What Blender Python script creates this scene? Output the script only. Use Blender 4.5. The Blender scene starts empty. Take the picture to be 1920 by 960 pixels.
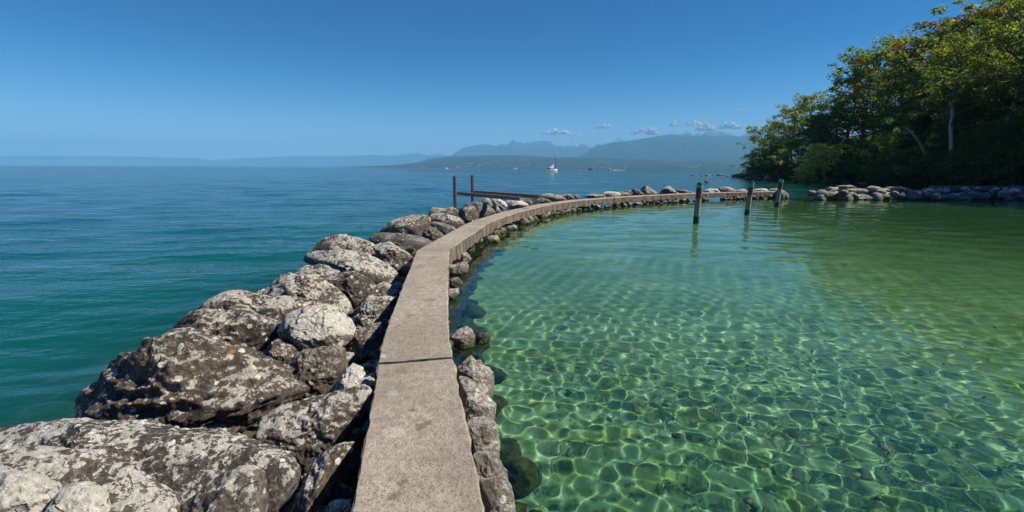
import bpy, bmesh, math, numpy as np
from mathutils import Matrix, Vector
sc = bpy.context.scene
col = sc.collection
R = math.radians

# ---------------------------------------------------------------- camera, sky, sun, exposure
F = 870.0
CZ = 2.1
cam = bpy.data.cameras.new('camera'); cam_ob = bpy.data.objects.new('camera', cam)
col.objects.link(cam_ob); sc.camera = cam_ob
cam.sensor_width = 36; cam.lens = F/1920*36; cam.clip_start = 0.05; cam.clip_end = 200000
PITCH = math.atan(165.3/F)
CM = Matrix.Translation((0, 0, CZ)) @ Matrix.Rotation(R(90)-PITCH, 4, 'X') @ Matrix.Rotation(R(0.3), 4, 'Z')
cam_ob.matrix_world = CM
SUN_AZ, SUN_EL = R(88), R(45)
world = bpy.data.worlds.new('World'); sc.world = world; world.use_nodes = True
wn = world.node_tree; bg = wn.nodes['Background']
sky = wn.nodes.new('ShaderNodeTexSky'); sky.sky_type = 'NISHITA'; sky.sun_disc = False
sky.sun_elevation = SUN_EL; sky.sun_rotation = SUN_AZ
sky.air_density = 1.0; sky.dust_density = 0.3; sky.ozone_density = 3.0; sky.altitude = 400
SKY_TINT = (0.02, 0.60, 0.84)
SKY_SAT = 1.5
hs = wn.nodes.new('ShaderNodeHueSaturation'); hs.inputs['Saturation'].default_value = SKY_SAT
mul = wn.nodes.new('ShaderNodeMix'); mul.data_type = 'RGBA'; mul.blend_type = 'MULTIPLY'; mul.inputs[0].default_value = 1
tcw = wn.nodes.new('ShaderNodeTexCoord'); sxw = wn.nodes.new('ShaderNodeSeparateXYZ'); mrw = wn.nodes.new('ShaderNodeMapRange'); mrw.interpolation_type = 'SMOOTHSTEP'
wn.links.new(tcw.outputs['Generated'], sxw.inputs[0]); wn.links.new(sxw.outputs[2], mrw.inputs[0]); mrw.inputs[1].default_value = 0.0; mrw.inputs[2].default_value = 0.26
tint = wn.nodes.new('ShaderNodeMix'); tint.data_type = 'RGBA'; tint.inputs[6].default_value = (1.15, 1.15, 1.4, 1); tint.inputs[7].default_value = (*SKY_TINT, 1)
wn.links.new(mrw.outputs[0], tint.inputs[0]); wn.links.new(tint.outputs[2], mul.inputs[7])
wn.links.new(sky.outputs[0], hs.inputs['Color']); wn.links.new(hs.outputs[0], mul.inputs[6]); wn.links.new(mul.outputs[2], bg.inputs[0])
bg.inputs[1].default_value = 0.066
sun = bpy.data.lights.new('sun', 'SUN'); sun.energy = 5.0; sun.angle = R(0.5); sun.color = (1, 0.91, 0.77)
sun_ob = bpy.data.objects.new('sun', sun); col.objects.link(sun_ob)
sdir = Vector((math.sin(SUN_AZ)*math.cos(SUN_EL), math.cos(SUN_AZ)*math.cos(SUN_EL), math.sin(SUN_EL)))
sun_ob.rotation_euler = sdir.to_track_quat('Z', 'Y').to_euler()
sun.cycles.is_caustics_light = True
sc.view_settings.view_transform = 'Standard'; sc.view_settings.look = 'None'
sc.view_settings.exposure = 0.5; sc.view_settings.gamma = 1
sc.cycles.use_denoising = True
sc.cycles.max_bounces = 8; sc.cycles.transparent_max_bounces = 12; sc.cycles.volume_bounces = 1
sc.cycles.use_adaptive_sampling = True; sc.cycles.adaptive_threshold = 0.015
HAZE_D = 9.6e-5
HAZE_C = (0.25, 0.62, 0.96)

# ---------------------------------------------------------------- helpers
rng = np.random.default_rng(7)
C3 = np.array(CM.to_3x3()); CP = np.array([0, 0, CZ])
RIGHT, UP, FWD = C3[:, 0], C3[:, 1], -C3[:, 2]

def ray(px, py):
    return RIGHT*((px-960)/F) + UP*((480-py)/F) + FWD
def at_z(px, py, z):                       # the point of height z seen at a pixel
    r = ray(px, py); return CP + r*((z-CZ)/r[2])
def at_y(px, py, Y):
    r = ray(px, py); return CP + r*(Y/r[1])

def tag(o, label=None, cat=None, group=None, kind=None):
    if label: o['label'] = label
    if cat: o['category'] = cat
    if group: o['group'] = group
    if kind: o['kind'] = kind
    return o
def empty(name, loc, label, cat, group=None, rz=0):
    o = bpy.data.objects.new(name, None); col.objects.link(o); o.location = loc; o.rotation_euler.z = rz
    o.empty_display_size = 0.2
    return tag(o, label, cat, group)
def mesh_ob(name, V, Fq, mat=None, parent=None, smooth=False, origin=None):
    V = np.asarray(V, float)
    if origin is not None: V = V - np.asarray(origin)
    m = bpy.data.meshes.new(name)
    if isinstance(Fq, np.ndarray):
        n = Fq.shape[1]
        m.vertices.add(len(V)); m.vertices.foreach_set('co', V.ravel())
        m.loops.add(Fq.size); m.loops.foreach_set('vertex_index', Fq.ravel().astype(np.int32))
        m.polygons.add(len(Fq)); m.polygons.foreach_set('loop_start', np.arange(0, Fq.size, n, dtype=np.int32))
        m.update(calc_edges=True)
    else:
        m.from_pydata([tuple(v) for v in V], [], Fq); m.update()
    if smooth: m.polygons.foreach_set('use_smooth', np.ones(len(m.polygons), bool))
    if mat is not None: m.materials.append(mat)
    o = bpy.data.objects.new(name, m); col.objects.link(o)
    if parent is not None: o.parent = parent
    if origin is not None: o.location = origin
    return o
def grid_faces(nx, ny):
    i = np.arange((ny-1)*(nx-1)); r = i//(nx-1); c = i % (nx-1); a = r*nx+c
    return np.stack([a, a+1, a+nx+1, a+nx], -1)

# gradient noise in numpy
_P = np.random.default_rng(11).permutation(256); _P = np.concatenate([_P, _P, _P])
_G = np.random.default_rng(12).normal(size=(256, 3)); _G /= np.linalg.norm(_G, axis=1)[:, None]
def noise(P):
    P = np.asarray(P, float); I = np.floor(P).astype(int); f = P-I; I &= 255
    u = f*f*f*(f*(f*6-15)+10); out = 0
    for dx in (0, 1):
        wx = u[:, 0] if dx else 1-u[:, 0]
        for dy in (0, 1):
            wy = u[:, 1] if dy else 1-u[:, 1]
            for dz in (0, 1):
                wz = u[:, 2] if dz else 1-u[:, 2]
                h = _P[_P[_P[(I[:, 0]+dx) & 255]+((I[:, 1]+dy) & 255)]+((I[:, 2]+dz) & 255)]
                g = _G[h]
                out = out + wx*wy*wz*(g[:, 0]*(f[:, 0]-dx)+g[:, 1]*(f[:, 1]-dy)+g[:, 2]*(f[:, 2]-dz))
    return out*1.6
def fbm(P, oct=4, gain=0.5, lac=2.07):
    a = 1; s = 0; P = np.asarray(P, float)
    for k in range(oct):
        s = s+a*noise(P+k*17.3); P = P*lac; a *= gain
    return s
def ridged(P, oct=4):
    a = 1; s = 0; P = np.asarray(P, float)
    for k in range(oct):
        s = s+a*(1-2*np.abs(noise(P+k*31.7))); P = P*2.1; a *= 0.5
    return s
def smooth(a, b, x):
    t = np.clip((x-a)/(b-a), 0, 1); return t*t*(3-2*t)

class MB:                                   # collects shapes, links them as ONE mesh
    def __init__(s): s.v = []; s.f = []; s.n = 0
    def add(s, V, Fc):
        V = np.asarray(V, float); s.v.append(V); s.f += [tuple(i+s.n for i in f) for f in Fc]; s.n += len(V)
    def box(s, c, d, rot=None):
        c = np.array(c, float); x, y, z = np.array(d)/2
        V = np.array([[i, j, k] for k in (-z, z) for i, j in ((-x, -y), (x, -y), (x, y), (-x, y))])
        if rot is not None: V = V @ np.array(rot).T
        s.add(V+c, [(3, 2, 1, 0), (4, 5, 6, 7), (0, 1, 5, 4), (1, 2, 6, 5), (2, 3, 7, 6), (3, 0, 4, 7)])
    def tube(s, pts, rad, n=8, cap=True):
        pts = np.asarray(pts, float); m = len(pts); rad = np.broadcast_to(rad, (m,))
        T = np.gradient(pts, axis=0); T /= np.linalg.norm(T, axis=1)[:, None]+1e-9
        ref = np.array([0.03, 0.02, 1.0]) if abs(T[0][2]) < 0.8 else np.array([1.0, 0.05, 0.02])
        V = []
        for k in range(m):
            a = np.cross(T[k], ref); a /= np.linalg.norm(a); b = np.cross(T[k], a)
            th = np.arange(n)/n*2*math.pi
            V.append(pts[k]+rad[k]*(np.cos(th)[:, None]*a+np.sin(th)[:, None]*b))
        V = np.concatenate(V); Fc = []
        for k in range(m-1):
            for j in range(n):
                Fc.append((k*n+j, k*n+(j+1) % n, (k+1)*n+(j+1) % n, (k+1)*n+j))
        if cap: Fc += [tuple(range(n))[::-1], tuple(range((m-1)*n, m*n))]
        s.add(V, Fc)
    def build(s, name, mat, parent=None, origin=None, smooth=False):
        return mesh_ob(name, np.concatenate(s.v), s.f, mat, parent, smooth, origin)

# ---------------------------------------------------------------- materials
def mat(name):
    m = bpy.data.materials.new(name); m.use_nodes = True; return m
class NT:
    def __init__(s, m): s.t = m.node_tree; s.n = s.t.nodes; s.l = s.t.links
    def new(s, kind, **kw):
        nd = s.n.new('ShaderNode'+kind)
        for k, v in kw.items(): setattr(nd, k, v)
        return nd
    def link(s, a, b): s.l.new(a, b)
    def val(s, x, sock):
        if isinstance(x, (int, float)): sock.default_value = x
        elif isinstance(x, tuple): sock.default_value = (*x, 1) if len(x) == 3 and len(sock.default_value) == 4 else x
        else: s.link(x, sock)
    def noise(s, vec, scale, detail=5, rough=0.55, dist=0.0, out=0):
        nd = s.new('TexNoise'); s.val(vec, nd.inputs['Vector']); nd.inputs['Scale'].default_value = scale
        nd.inputs['Detail'].default_value = detail; nd.inputs['Roughness'].default_value = rough; nd.inputs['Distortion'].default_value = dist
        return nd.outputs[out]
    def voro(s, vec, scale, feature='F1', out='Distance'):
        nd = s.new('TexVoronoi', feature=feature); s.val(vec, nd.inputs['Vector']); nd.inputs['Scale'].default_value = scale
        return nd.outputs[out]
    def ramp(s, x, a, b, lo=0.0, hi=1.0):
        nd = s.new('MapRange', interpolation_type='SMOOTHSTEP'); s.val(x, nd.inputs[0])
        for i, v in enumerate((a, b, lo, hi)): nd.inputs[i+1].default_value = v
        return nd.outputs[0]
    def mix(s, f, a, b):
        nd = s.new('Mix', data_type='RGBA'); s.val(f, nd.inputs[0]); s.val(a, nd.inputs[6]); s.val(b, nd.inputs[7]); return nd.outputs[2]
    def math(s, op, a, b=0.0):
        nd = s.new('Math', operation=op); s.val(a, nd.inputs[0]); s.val(b, nd.inputs[1]); return nd.outputs[0]
    def bump(s, h, dist, strength=1.0, n=None):
        nd = s.new('Bump'); s.val(h, nd.inputs['Height']); nd.inputs['Distance'].default_value = dist; nd.inputs['Strength'].default_value = strength
        if n is not None: s.link(n, nd.inputs['Normal'])
        return nd.outputs[0]
    def coord(s, scale=None, kind='Object', loc=None):
        tc = s.new('TexCoord'); o = tc.outputs[kind]
        if scale is not None or loc is not None:
            mp = s.new('Mapping'); s.link(o, mp.inputs[0])
            if scale is not None: mp.inputs['Scale'].default_value = scale
            if loc is not None: mp.inputs['Location'].default_value = loc
            o = mp.outputs[0]
        return o
def plain(name, colr, rough=0.6, metal=0.0, var=0.15, scale=8):
    m = mat(name); t = NT(m); p = t.n['Principled BSDF']
    f = t.noise(t.coord(), scale, 6)
    a = tuple(c*(1-var) for c in colr); b = tuple(min(1, c*(1+var)) for c in colr)
    t.link(t.mix(f, a, b), p.inputs['Base Color']); p.inputs['Roughness'].default_value = rough; p.inputs['Metallic'].default_value = metal
    return m

def rock_mat(name, dark, mid, pale, cover, orange=0.0, tex=1.0, pits=0.3):
    m = mat(name); t = NT(m); p = t.n['Principled BSDF']; p.inputs['Roughness'].default_value = 0.85
    c = t.coord()
    oi = t.new('ObjectInfo')
    off = t.new('VectorMath', operation='ADD'); t.link(c, off.inputs[0])
    cmb = t.new('CombineXYZ'); rr = t.math('MULTIPLY', oi.outputs['Random'], 40.0); t.link(rr, cmb.inputs[0]); t.link(rr, cmb.inputs[1])
    t.link(cmb.outputs[0], off.inputs[1]); c = off.outputs[0]
    n1 = t.noise(c, 3*tex, 8, 0.6); n2 = t.noise(c, 11*tex, 8, 0.65, 0.4); n3 = t.noise(c, 45*tex, 5, 0.7)
    base = t.mix(t.ramp(n1, 0.35, 0.65), dark, mid)
    base = t.mix(t.ramp(n3, 0.38, 0.68, 0, 0.75), base, tuple(x*0.35 for x in dark))
    # pale lichen: crusts with crisp edges, more on upward faces
    g = t.new('NewGeometry'); sx = t.new('SeparateXYZ'); t.link(g.outputs['Normal'], sx.inputs[0])
    up = t.ramp(sx.outputs[2], -0.15, 0.9, -0.20, 0.055)
    n4 = t.noise(c, 19*tex, 10, 0.7, 0.6)
    h = t.math('ADD', t.math('ADD', t.math('MULTIPLY', n1, 0.55), up), t.math('MULTIPLY', n2, 0.65))
    h = t.math('ADD', h, t.math('MULTIPLY', n4, 0.75))
    thr = 0.975 - cover
    lich = t.ramp(h, thr, thr+0.03)
    tone = t.mix(t.ramp(n3, 0.32, 0.66), tuple(x*0.50 for x in pale), pale)
    tone = t.mix(t.ramp(n2, 0.45, 0.62, 0, 0.6), tone, (pale[0]*.62, pale[1]*.66, pale[2]*.60))
    base = t.mix(t.ramp(n4, 0.46, 0.60, 0, 0.55), base, tuple(0.5*a_+0.22*b_ for a_, b_ in zip(mid, pale)))
    colr = t.mix(t.math('MULTIPLY', lich, 0.84), base, tone)
    ros = t.voro(c, 9*tex, 'F1'); rsel = t.ramp(t.voro(c, 9*tex, 'F1', 'Color'), 0.55, 0.6)
    ring = t.math('MULTIPLY', t.ramp(t.math('ADD', ros, t.math('MULTIPLY', t.math('SUBTRACT', n4, .5), .5)), 0.20, 0.26, 1.0, 0.0), rsel)
    colr = t.mix(t.math('MULTIPLY', ring, 0.85), colr, tuple(min(.8, x*1.12) for x in pale))
    crk = t.new('TexVoronoi', feature='DISTANCE_TO_EDGE'); wv = t.new('VectorMath', operation='ADD'); nv_ = t.new('TexNoise'); t.val(c, nv_.inputs['Vector']); nv_.inputs['Scale'].default_value = 3
    nv_.inputs['Detail'].default_value = 6; t.link(c, wv.inputs[0]); sv = t.new('VectorMath', operation='SCALE'); t.link(nv_.outputs['Color'], sv.inputs[0]); sv.inputs['Scale'].default_value = .8
    t.link(sv.outputs[0], wv.inputs[1]); t.link(wv.outputs[0], crk.inputs['Vector']); crk.inputs['Scale'].default_value = 2.6*tex
    crack = t.math('MULTIPLY', t.ramp(crk.outputs['Distance'], 0.0, 0.022, 1.0, 0.0), t.ramp(n1, .50, .62))
    colr = t.mix(t.math('MULTIPLY', crack, .8), colr, (0.015, 0.012, 0.010))
    dots = t.ramp(t.voro(c, 38*tex), 0.10, 0.20, 1.0, 0.0)
    dots = t.math('MULTIPLY', dots, t.ramp(n1, 0.45, 0.6))
    colr = t.mix(t.math('MULTIPLY', dots, pits), colr, (0.018, 0.016, 0.014))
    if orange > 0:
        no = t.noise(c, 4.3*tex, 6, 0.65); 
        colr = t.mix(t.ramp(no, 0.66-orange, 0.70-orange, 0, 0.85), colr, (0.42, 0.20, 0.045))
        nm = t.noise(c, 6.1*tex, 6, 0.65)
        colr = t.mix(t.ramp(nm, 0.66-orange*0.5, 0.70-orange*0.5, 0, 0.7), colr, (0.20, 0.17, 0.04))
    # wet, weedy band at and under the water line
    pz = t.new('SeparateXYZ'); t.link(g.outputs['Position'], pz.inputs[0])
    wz = t.math('ADD', pz.outputs[2], t.math('MULTIPLY', t.math('SUBTRACT', n1, 0.5), 0.16))
    wet = t.ramp(wz, 0.02, 0.12, 1.0, 0.0)
    weed = t.mix(t.ramp(n2, 0.4, 0.62), (0.020, 0.022, 0.008), (0.085, 0.10, 0.020))
    colr = t.mix(wet, colr, weed)
    t.link(colr, p.inputs['Base Color'])
    hh = t.math('ADD', t.math('MULTIPLY', n2, 0.5), t.math('MULTIPLY', n3, 0.22))
    hh = t.math('ADD', hh, t.math('MULTIPLY', lich, 0.06)); hh = t.math('SUBTRACT', hh, t.math('MULTIPLY', crack, .35)); hh = t.math('ADD', hh, t.math('MULTIPLY', n4, .3))
    t.link(t.bump(hh, 0.07/tex, 0.9), p.inputs['Normal'])
    return m
M = {}
M['rock_dark'] = rock_mat('rock_dark', (0.042, 0.031, 0.022), (0.14, 0.105, 0.075), (0.66, 0.62, 0.53), -0.06, 0.012, 1.0)
M['rock_mid'] = rock_mat('rock_mid', (0.065, 0.05, 0.038), (0.19, 0.15, 0.115), (0.70, 0.66, 0.58), -0.02, 0.0, 1.0)
M['rock_spot'] = rock_mat('rock_spot', (0.055, 0.045, 0.037), (0.16, 0.13, 0.10), (0.74, 0.70, 0.62), -0.006, 0.0, 1.5)
M['rock_orange'] = rock_mat('rock_orange', (0.06, 0.045, 0.033), (0.18, 0.14, 0.10), (0.72, 0.67, 0.57), -0.008, 0.04, 1.2)
M['rock_front'] = rock_mat('rock_front', (0.045, 0.036, 0.030), (0.15, 0.12, 0.095), (0.80, 0.77, 0.69), -0.045, 0.0, 1.35, 0.2)
M['rock_pale'] = rock_mat('rock_pale', (0.13, 0.105, 0.085), (0.30, 0.25, 0.20), (0.78, 0.74, 0.65), 0.12, 0.0, 0.9, 0.2)
M['rock_brown'] = rock_mat('rock_brown', (0.07, 0.055, 0.04), (0.17, 0.14, 0.105), (0.42, 0.38, 0.32), -0.045, 0.0, 1.2)
M['rock_grey'] = rock_mat('rock_grey', (0.11, 0.105, 0.09), (0.22, 0.205, 0.175), (0.40, 0.38, 0.34), -0.05, 0.0, 1.0, 0.1)
M['rock_clean'] = rock_mat('rock_clean', (0.20, 0.165, 0.13), (0.34, 0.29, 0.235), (0.60, 0.56, 0.50), -0.02, 0.0, 1.2, 0.1)
M['weedy'] = rock_mat('weedy_rock', (0.012, 0.018, 0.010), (0.04, 0.055, 0.022), (0.10, 0.13, 0.06), -0.08, 0.0, 1.3)

def concrete():
    m = mat('weathered_concrete'); t = NT(m); p = t.n['Principled BSDF']; p.inputs['Roughness'].default_value = 0.9
    c = t.coord()
    n1 = t.noise(c, 1.2, 6, 0.6); n2 = t.noise(c, 14, 6, 0.65); n3 = t.noise(c, 60, 4, 0.75)
    base = t.mix(t.ramp(n1, 0.3, 0.7), (0.34, 0.285, 0.215), (0.49, 0.42, 0.33))
    base = t.mix(t.ramp(n2, 0.38, 0.66, 0, 0.6), base, (0.22, 0.185, 0.15))
    base = t.mix(t.ramp(n3, 0.50, 0.66, 0, 0.75), base, (0.12, 0.10, 0.08))
    sp = t.ramp(t.voro(c, 42), 0.06, 0.13, 1.0, 0.0)
    base = t.mix(t.math('MULTIPLY', sp, t.ramp(n2, 0.45, 0.6, 0, 0.8)), base, (0.62, 0.57, 0.50))
    pit = t.ramp(t.voro(c, 23), 0.05, 0.12, 1.0, 0.0)
    base = t.mix(t.math('MULTIPLY', pit, t.ramp(n1, 0.42, 0.55, 0, 0.8)), base, (0.09, 0.075, 0.06))
    # a few stains with their own shapes (world positions on the slab tops)
    nd = t.new('TexNoise'); t.val(c, nd.inputs['Vector']); nd.inputs['Scale'].default_value = 9
    dv = t.new('VectorMath', operation='SCALE'); dv.inputs['Scale'].default_value = 0.16
    sb = t.new('VectorMath', operation='SUBTRACT'); t.link(nd.outputs['Color'], sb.inputs[0]); sb.inputs[1].default_value = (0.5, 0.5, 0.5)
    t.link(sb.outputs[0], dv.inputs[0]); ad = t.new('VectorMath', operation='ADD'); t.link(c, ad.inputs[0]); t.link(dv.outputs[0], ad.inputs[1])
    for (px, py, r, k, cc) in ((738, 932, .045, .7, (0.13, 0.085, 0.055)), (792, 796, .045, .7, (0.14, 0.095, 0.06)), (778, 772, .03, .6, (0.14, 0.10, 0.07)),
                               (752, 905, .028, .6, (0.13, 0.085, 0.055)), (752, 697, .06, .5, (0.16, 0.12, 0.09)), (745, 808, .07, .35, (0.62, 0.58, 0.52)),
                               (735, 737, .05, .35, (0.62, 0.58, 0.52)), (766, 592, .07, .5, (0.15, 0.12, 0.09)), (806, 563, .09, .45, (0.15, 0.12, 0.09)),
                               (722, 667, .035, .6, (0.7, 0.68, 0.62)), (785, 540, .07, .4, (0.15, 0.12, 0.09)), (813, 483, .12, .45, (0.15, 0.12, 0.09)), (790, 500, .1, .4, (0.15, 0.12, 0.09))):
        w = at_z(px, py, 0.5); ds = t.new('VectorMath', operation='DISTANCE'); t.link(ad.outputs[0], ds.inputs[0]); ds.inputs[1].default_value = tuple(w)
        base = t.mix(t.ramp(ds.outputs['Value'], r*0.6, r*1.25, k, 0.0), base, cc)
    # weathered dark sides, pale run-off streaks
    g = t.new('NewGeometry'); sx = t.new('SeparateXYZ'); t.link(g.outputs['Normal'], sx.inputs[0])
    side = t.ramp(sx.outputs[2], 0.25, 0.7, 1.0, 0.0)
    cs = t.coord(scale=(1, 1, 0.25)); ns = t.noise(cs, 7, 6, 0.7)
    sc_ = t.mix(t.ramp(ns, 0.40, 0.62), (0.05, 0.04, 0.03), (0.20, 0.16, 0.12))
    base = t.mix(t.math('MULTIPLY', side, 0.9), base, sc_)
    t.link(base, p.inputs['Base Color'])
    h = t.math('ADD', t.math('MULTIPLY', n2, 0.5), t.math('MULTIPLY', n3, 0.35))
    t.link(t.bump(h, 0.03, 1.0), p.inputs['Normal'])
    return m
M['concrete'] = concrete()

def water_mat():
    m = mat('lake_water'); t = NT(m); t.n.clear(); out = t.new('OutputMaterial')
    at = t.new('Attribute', attribute_name='deep'); dp = t.new('Attribute', attribute_name='blue')
    c = t.coord(scale=(0.55, 1.0, 1.0))
    n1 = t.noise(c, 1.6, 5, 0.6); n2 = t.noise(c, 7.0, 3, 0.6)
    c2 = t.coord(scale=(0.18, 1.0, 1.0)); n3 = t.noise(c2, 0.22, 4, 0.6)
    h = t.math('ADD', t.math('MULTIPLY', n1, 0.10), t.math('MULTIPLY', n2, 0.022))
    h = t.math('ADD', h, t.math('MULTIPLY', n3, 0.45))
    bd = t.bump(h, 1.0, 0.55)
    gl = t.new('BsdfGlossy'); gl.inputs['Roughness'].default_value = 0.03
    fr = t.new('Fresnel'); fr.inputs['IOR'].default_value = 1.333
    # bump only matters on the open lake; the pool uses its real waves
    nm = t.new('Mix', data_type='VECTOR'); g = t.new('NewGeometry')
    at3 = t.new('Attribute', attribute_name='open')
    t.link(at3.outputs['Fac'], nm.inputs[0]); t.link(g.outputs['Normal'], nm.inputs[4]); t.link(bd, nm.inputs[5])
    t.link(nm.outputs[1], gl.inputs['Normal']); t.link(nm.outputs[1], fr.inputs['Normal'])
    df = t.new('BsdfDiffuse'); t.link(t.mix(dp.outputs['Fac'], (0.001, 0.088, 0.064), (0.001, 0.078, 0.125)), df.inputs['Color'])
    gs = t.new('BsdfGlass'); gs.inputs['IOR'].default_value = 1.333; gs.inputs['Roughness'].default_value = 0.0
    gs.inputs['Color'].default_value = (0.83, 0.98, 0.89, 1)
    m1 = t.new('MixShader'); t.link(fr.outputs[0], m1.inputs[0]); t.link(df.outputs[0], m1.inputs[1]); t.link(gl.outputs[0], m1.inputs[2])
    m2 = t.new('MixShader'); t.link(at.outputs['Fac'], m2.inputs[0]); t.link(gs.outputs[0], m2.inputs[1]); t.link(m1.outputs[0], m2.inputs[2])
    t.link(m2.outputs[0], out.inputs[0])
    return m
M['water'] = water_mat()

def bed_mat():
    m = mat('pool_bed'); t = NT(m); p = t.n['Principled BSDF']; p.inputs['Roughness'].default_value = 1.0
    c = t.coord(kind='Object'); n1 = t.noise(c, 0.45, 5, 0.6); n2 = t.noise(c, 2.6, 6, 0.65); n3 = t.noise(c, 14, 5, 0.7)
    b = t.mix(t.ramp(n1, 0.38, 0.62), (0.15, 0.275, 0.155), (0.245, 0.375, 0.235))
    b = t.mix(t.ramp(n2, 0.42, 0.66, 0, 0.8), b, (0.16, 0.24, 0.06))
    b = t.mix(t.ramp(n3, 0.5, 0.72, 0, 0.5), b, (0.05, 0.08, 0.04))
    sx = t.new('SeparateXYZ'); t.link(c, sx.inputs[0])
    # weed beds further to the right, darkened to paint in the trees' darkness
    gx = t.math('ADD', sx.outputs[0], t.math('MULTIPLY', n1, 6.0))
    b = t.mix(t.ramp(gx, 9, 22, 0, 0.85), b, (0.035, 0.105, 0.022))
    b = t.mix(t.ramp(sx.outputs[2], -1.12, -0.95), b, t.mix(t.ramp(n3, .4, .6), (0.010, 0.010, 0.006), (0.034, 0.032, 0.014)))  # dark weed on the bank, near black as painted shade between boulders
    pb_ = t.ramp(t.voro(c, 7.0), 0.10, 0.16, 1.0, 0.0); b = t.mix(t.math('MULTIPLY', pb_, t.ramp(n2, .45, .6, 0, .6)), b, (0.40, 0.42, 0.33))
    dk = t.ramp(sx.outputs[2], -1.6, -4.0)
    b = t.mix(dk, b, (0.02, 0.09, 0.06))
    t.link(b, p.inputs['Base Color']); return m
M['bed'] = bed_mat()

def leaf_mat(name, cols, trans=0.45):
    m = mat(name); t = NT(m); t.n.clear(); out = t.new('OutputMaterial')
    g = t.new('NewGeometry'); rd = g.outputs['Random Per Island']
    cr = t.new('ValToRGB'); t.link(rd, cr.inputs[0]); cr.color_ramp.interpolation = 'LINEAR'
    e = cr.color_ramp.elements; e[0].color = (*cols[0], 1); e[1].color = (*cols[-1], 1)
    for i, cc in enumerate(cols[1:-1]):
        x = e.new((i+1)/(len(cols)-1)); x.color = (*cc, 1)
    n = t.noise(t.coord(), 0.35, 3); cc = t.mix(t.ramp(n, 0.35, 0.65, 0, 0.5), cr.outputs[0], cols[0])
    d = t.new('BsdfDiffuse'); t.link(cc, d.inputs[0])
    tr = t.new('BsdfTranslucent'); br = t.new('Mix', data_type='RGBA', blend_type='MULTIPLY'); br.inputs[0].default_value = 1
    t.link(cc, br.inputs[6]); br.inputs[7].default_value = (1.7, 1.7, 0.8, 1); t.link(br.outputs[2], tr.inputs[0])
    mx = t.new('MixShader'); mx.inputs[0].default_value = trans; t.link(d.outputs[0], mx.inputs[1]); t.link(tr.outputs[0], mx.inputs[2])
    t.link(mx.outputs[0], out.inputs[0]); return m
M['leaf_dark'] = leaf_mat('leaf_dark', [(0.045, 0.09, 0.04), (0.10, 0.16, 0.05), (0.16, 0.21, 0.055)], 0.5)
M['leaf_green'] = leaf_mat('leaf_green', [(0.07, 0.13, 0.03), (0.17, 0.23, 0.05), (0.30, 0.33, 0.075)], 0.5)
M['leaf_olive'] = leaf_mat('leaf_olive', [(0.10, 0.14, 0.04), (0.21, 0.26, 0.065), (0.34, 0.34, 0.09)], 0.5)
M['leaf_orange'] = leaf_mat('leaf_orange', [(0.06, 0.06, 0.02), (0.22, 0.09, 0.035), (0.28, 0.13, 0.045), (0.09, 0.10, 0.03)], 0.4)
M['leaf_sun_painted'] = leaf_mat('leaf_sun_painted', [(0.24, 0.30, 0.08), (0.48, 0.53, 0.17), (0.62, 0.62, 0.24)], 0.45)  # yellow-green leaves, lightened to stand in for sunlight on shaded bushes
M['bark'] = plain('bark', (0.13, 0.11, 0.085), 0.9, 0, 0.5, 6)
M['bark_pale'] = plain('pale_bark', (0.33, 0.32, 0.29), 0.8, 0, 0.4, 5)

# ---------------------------------------------------------------- the wall path
WT = 0.5      # wall top
right_px = [(908, 960), (883.4, 829), (866, 750), (850.6, 675), (847, 662), (840.5, 620), (840, 580), (840.3, 538), (841, 500), (841.5, 469.4),
            (855, 460), (880, 442.5), (911, 421.5), (930, 412.5), (967.5, 399.5), (1020, 386.5), (1055, 380.3), (1092.5, 375.5), (1151, 370.8),
            (1220, 367), (1306, 362.8), (1363, 360.9), (1459, 358.9), (1468, 358.7)]
WP = np.array([at_z(x, y, WT)[:2] for x, y in right_px])
d0 = WP[0]-WP[1]; d0 /= np.linalg.norm(d0)
WP = np.vstack([WP[0]+d0*3.2, WP])
seg = np.linalg.norm(np.diff(WP, axis=0), axis=1); SW = np.concatenate([[0], np.cumsum(seg)])
def wall_pt(s):
    return np.stack([np.interp(s, SW, WP[:, 0]), np.interp(s, SW, WP[:, 1])], -1)
def wall_dir(s):
    d = wall_pt(s+0.12)-wall_pt(s-0.12); return d/np.linalg.norm(d, axis=-1, keepdims=True)
WIDTH = 0.62
END = WP[-1]
EXT = np.vstack([[WP[0]+d0*200], WP, [END+np.array([5.5, -2.5]), END+np.array([30, -2]), END+np.array([300, -2])]])
def signed(X, Y):                           # distance from the pool-side edge; positive = inside the pool
    P = np.stack([X, Y], -1); best = np.full(X.shape, 1e18); sg = np.ones(X.shape)
    for a, b in zip(EXT[:-1], EXT[1:]):
        ab = b-a; L = ab@ab; t = np.clip(((P-a)@ab)/L, 0, 1); q = a+t[..., None]*ab; dd = ((P-q)**2).sum(-1)
        cr = ab[0]*(P[..., 1]-a[1])-ab[1]*(P[..., 0]-a[0])
        u = dd < best-1e-9; best = np.where(u, dd, best); sg = np.where(u, np.where(cr < 0, 1.0, -1.0), sg)
    return np.sqrt(best)*sg
def near_wall(X, Y):                        # 1 near the wall itself, 0 out by the gap
    return 1-smooth(END[0]-0.5, END[0]+2.5, X)*smooth(20, 28, Y)
def shore_d(X, Y):                          # distance in metres inland of the wooded shore
    yy = np.clip(Y, -60, 260)
    sx = np.interp(yy, [-60, 0, 30, 50, 59, 74, 95, 118, 133, 150, 260], [44, 49, 53, 55.5, 54.5, 54.8, 58, 66, 72, 92, 260])
    return X-sx
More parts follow.
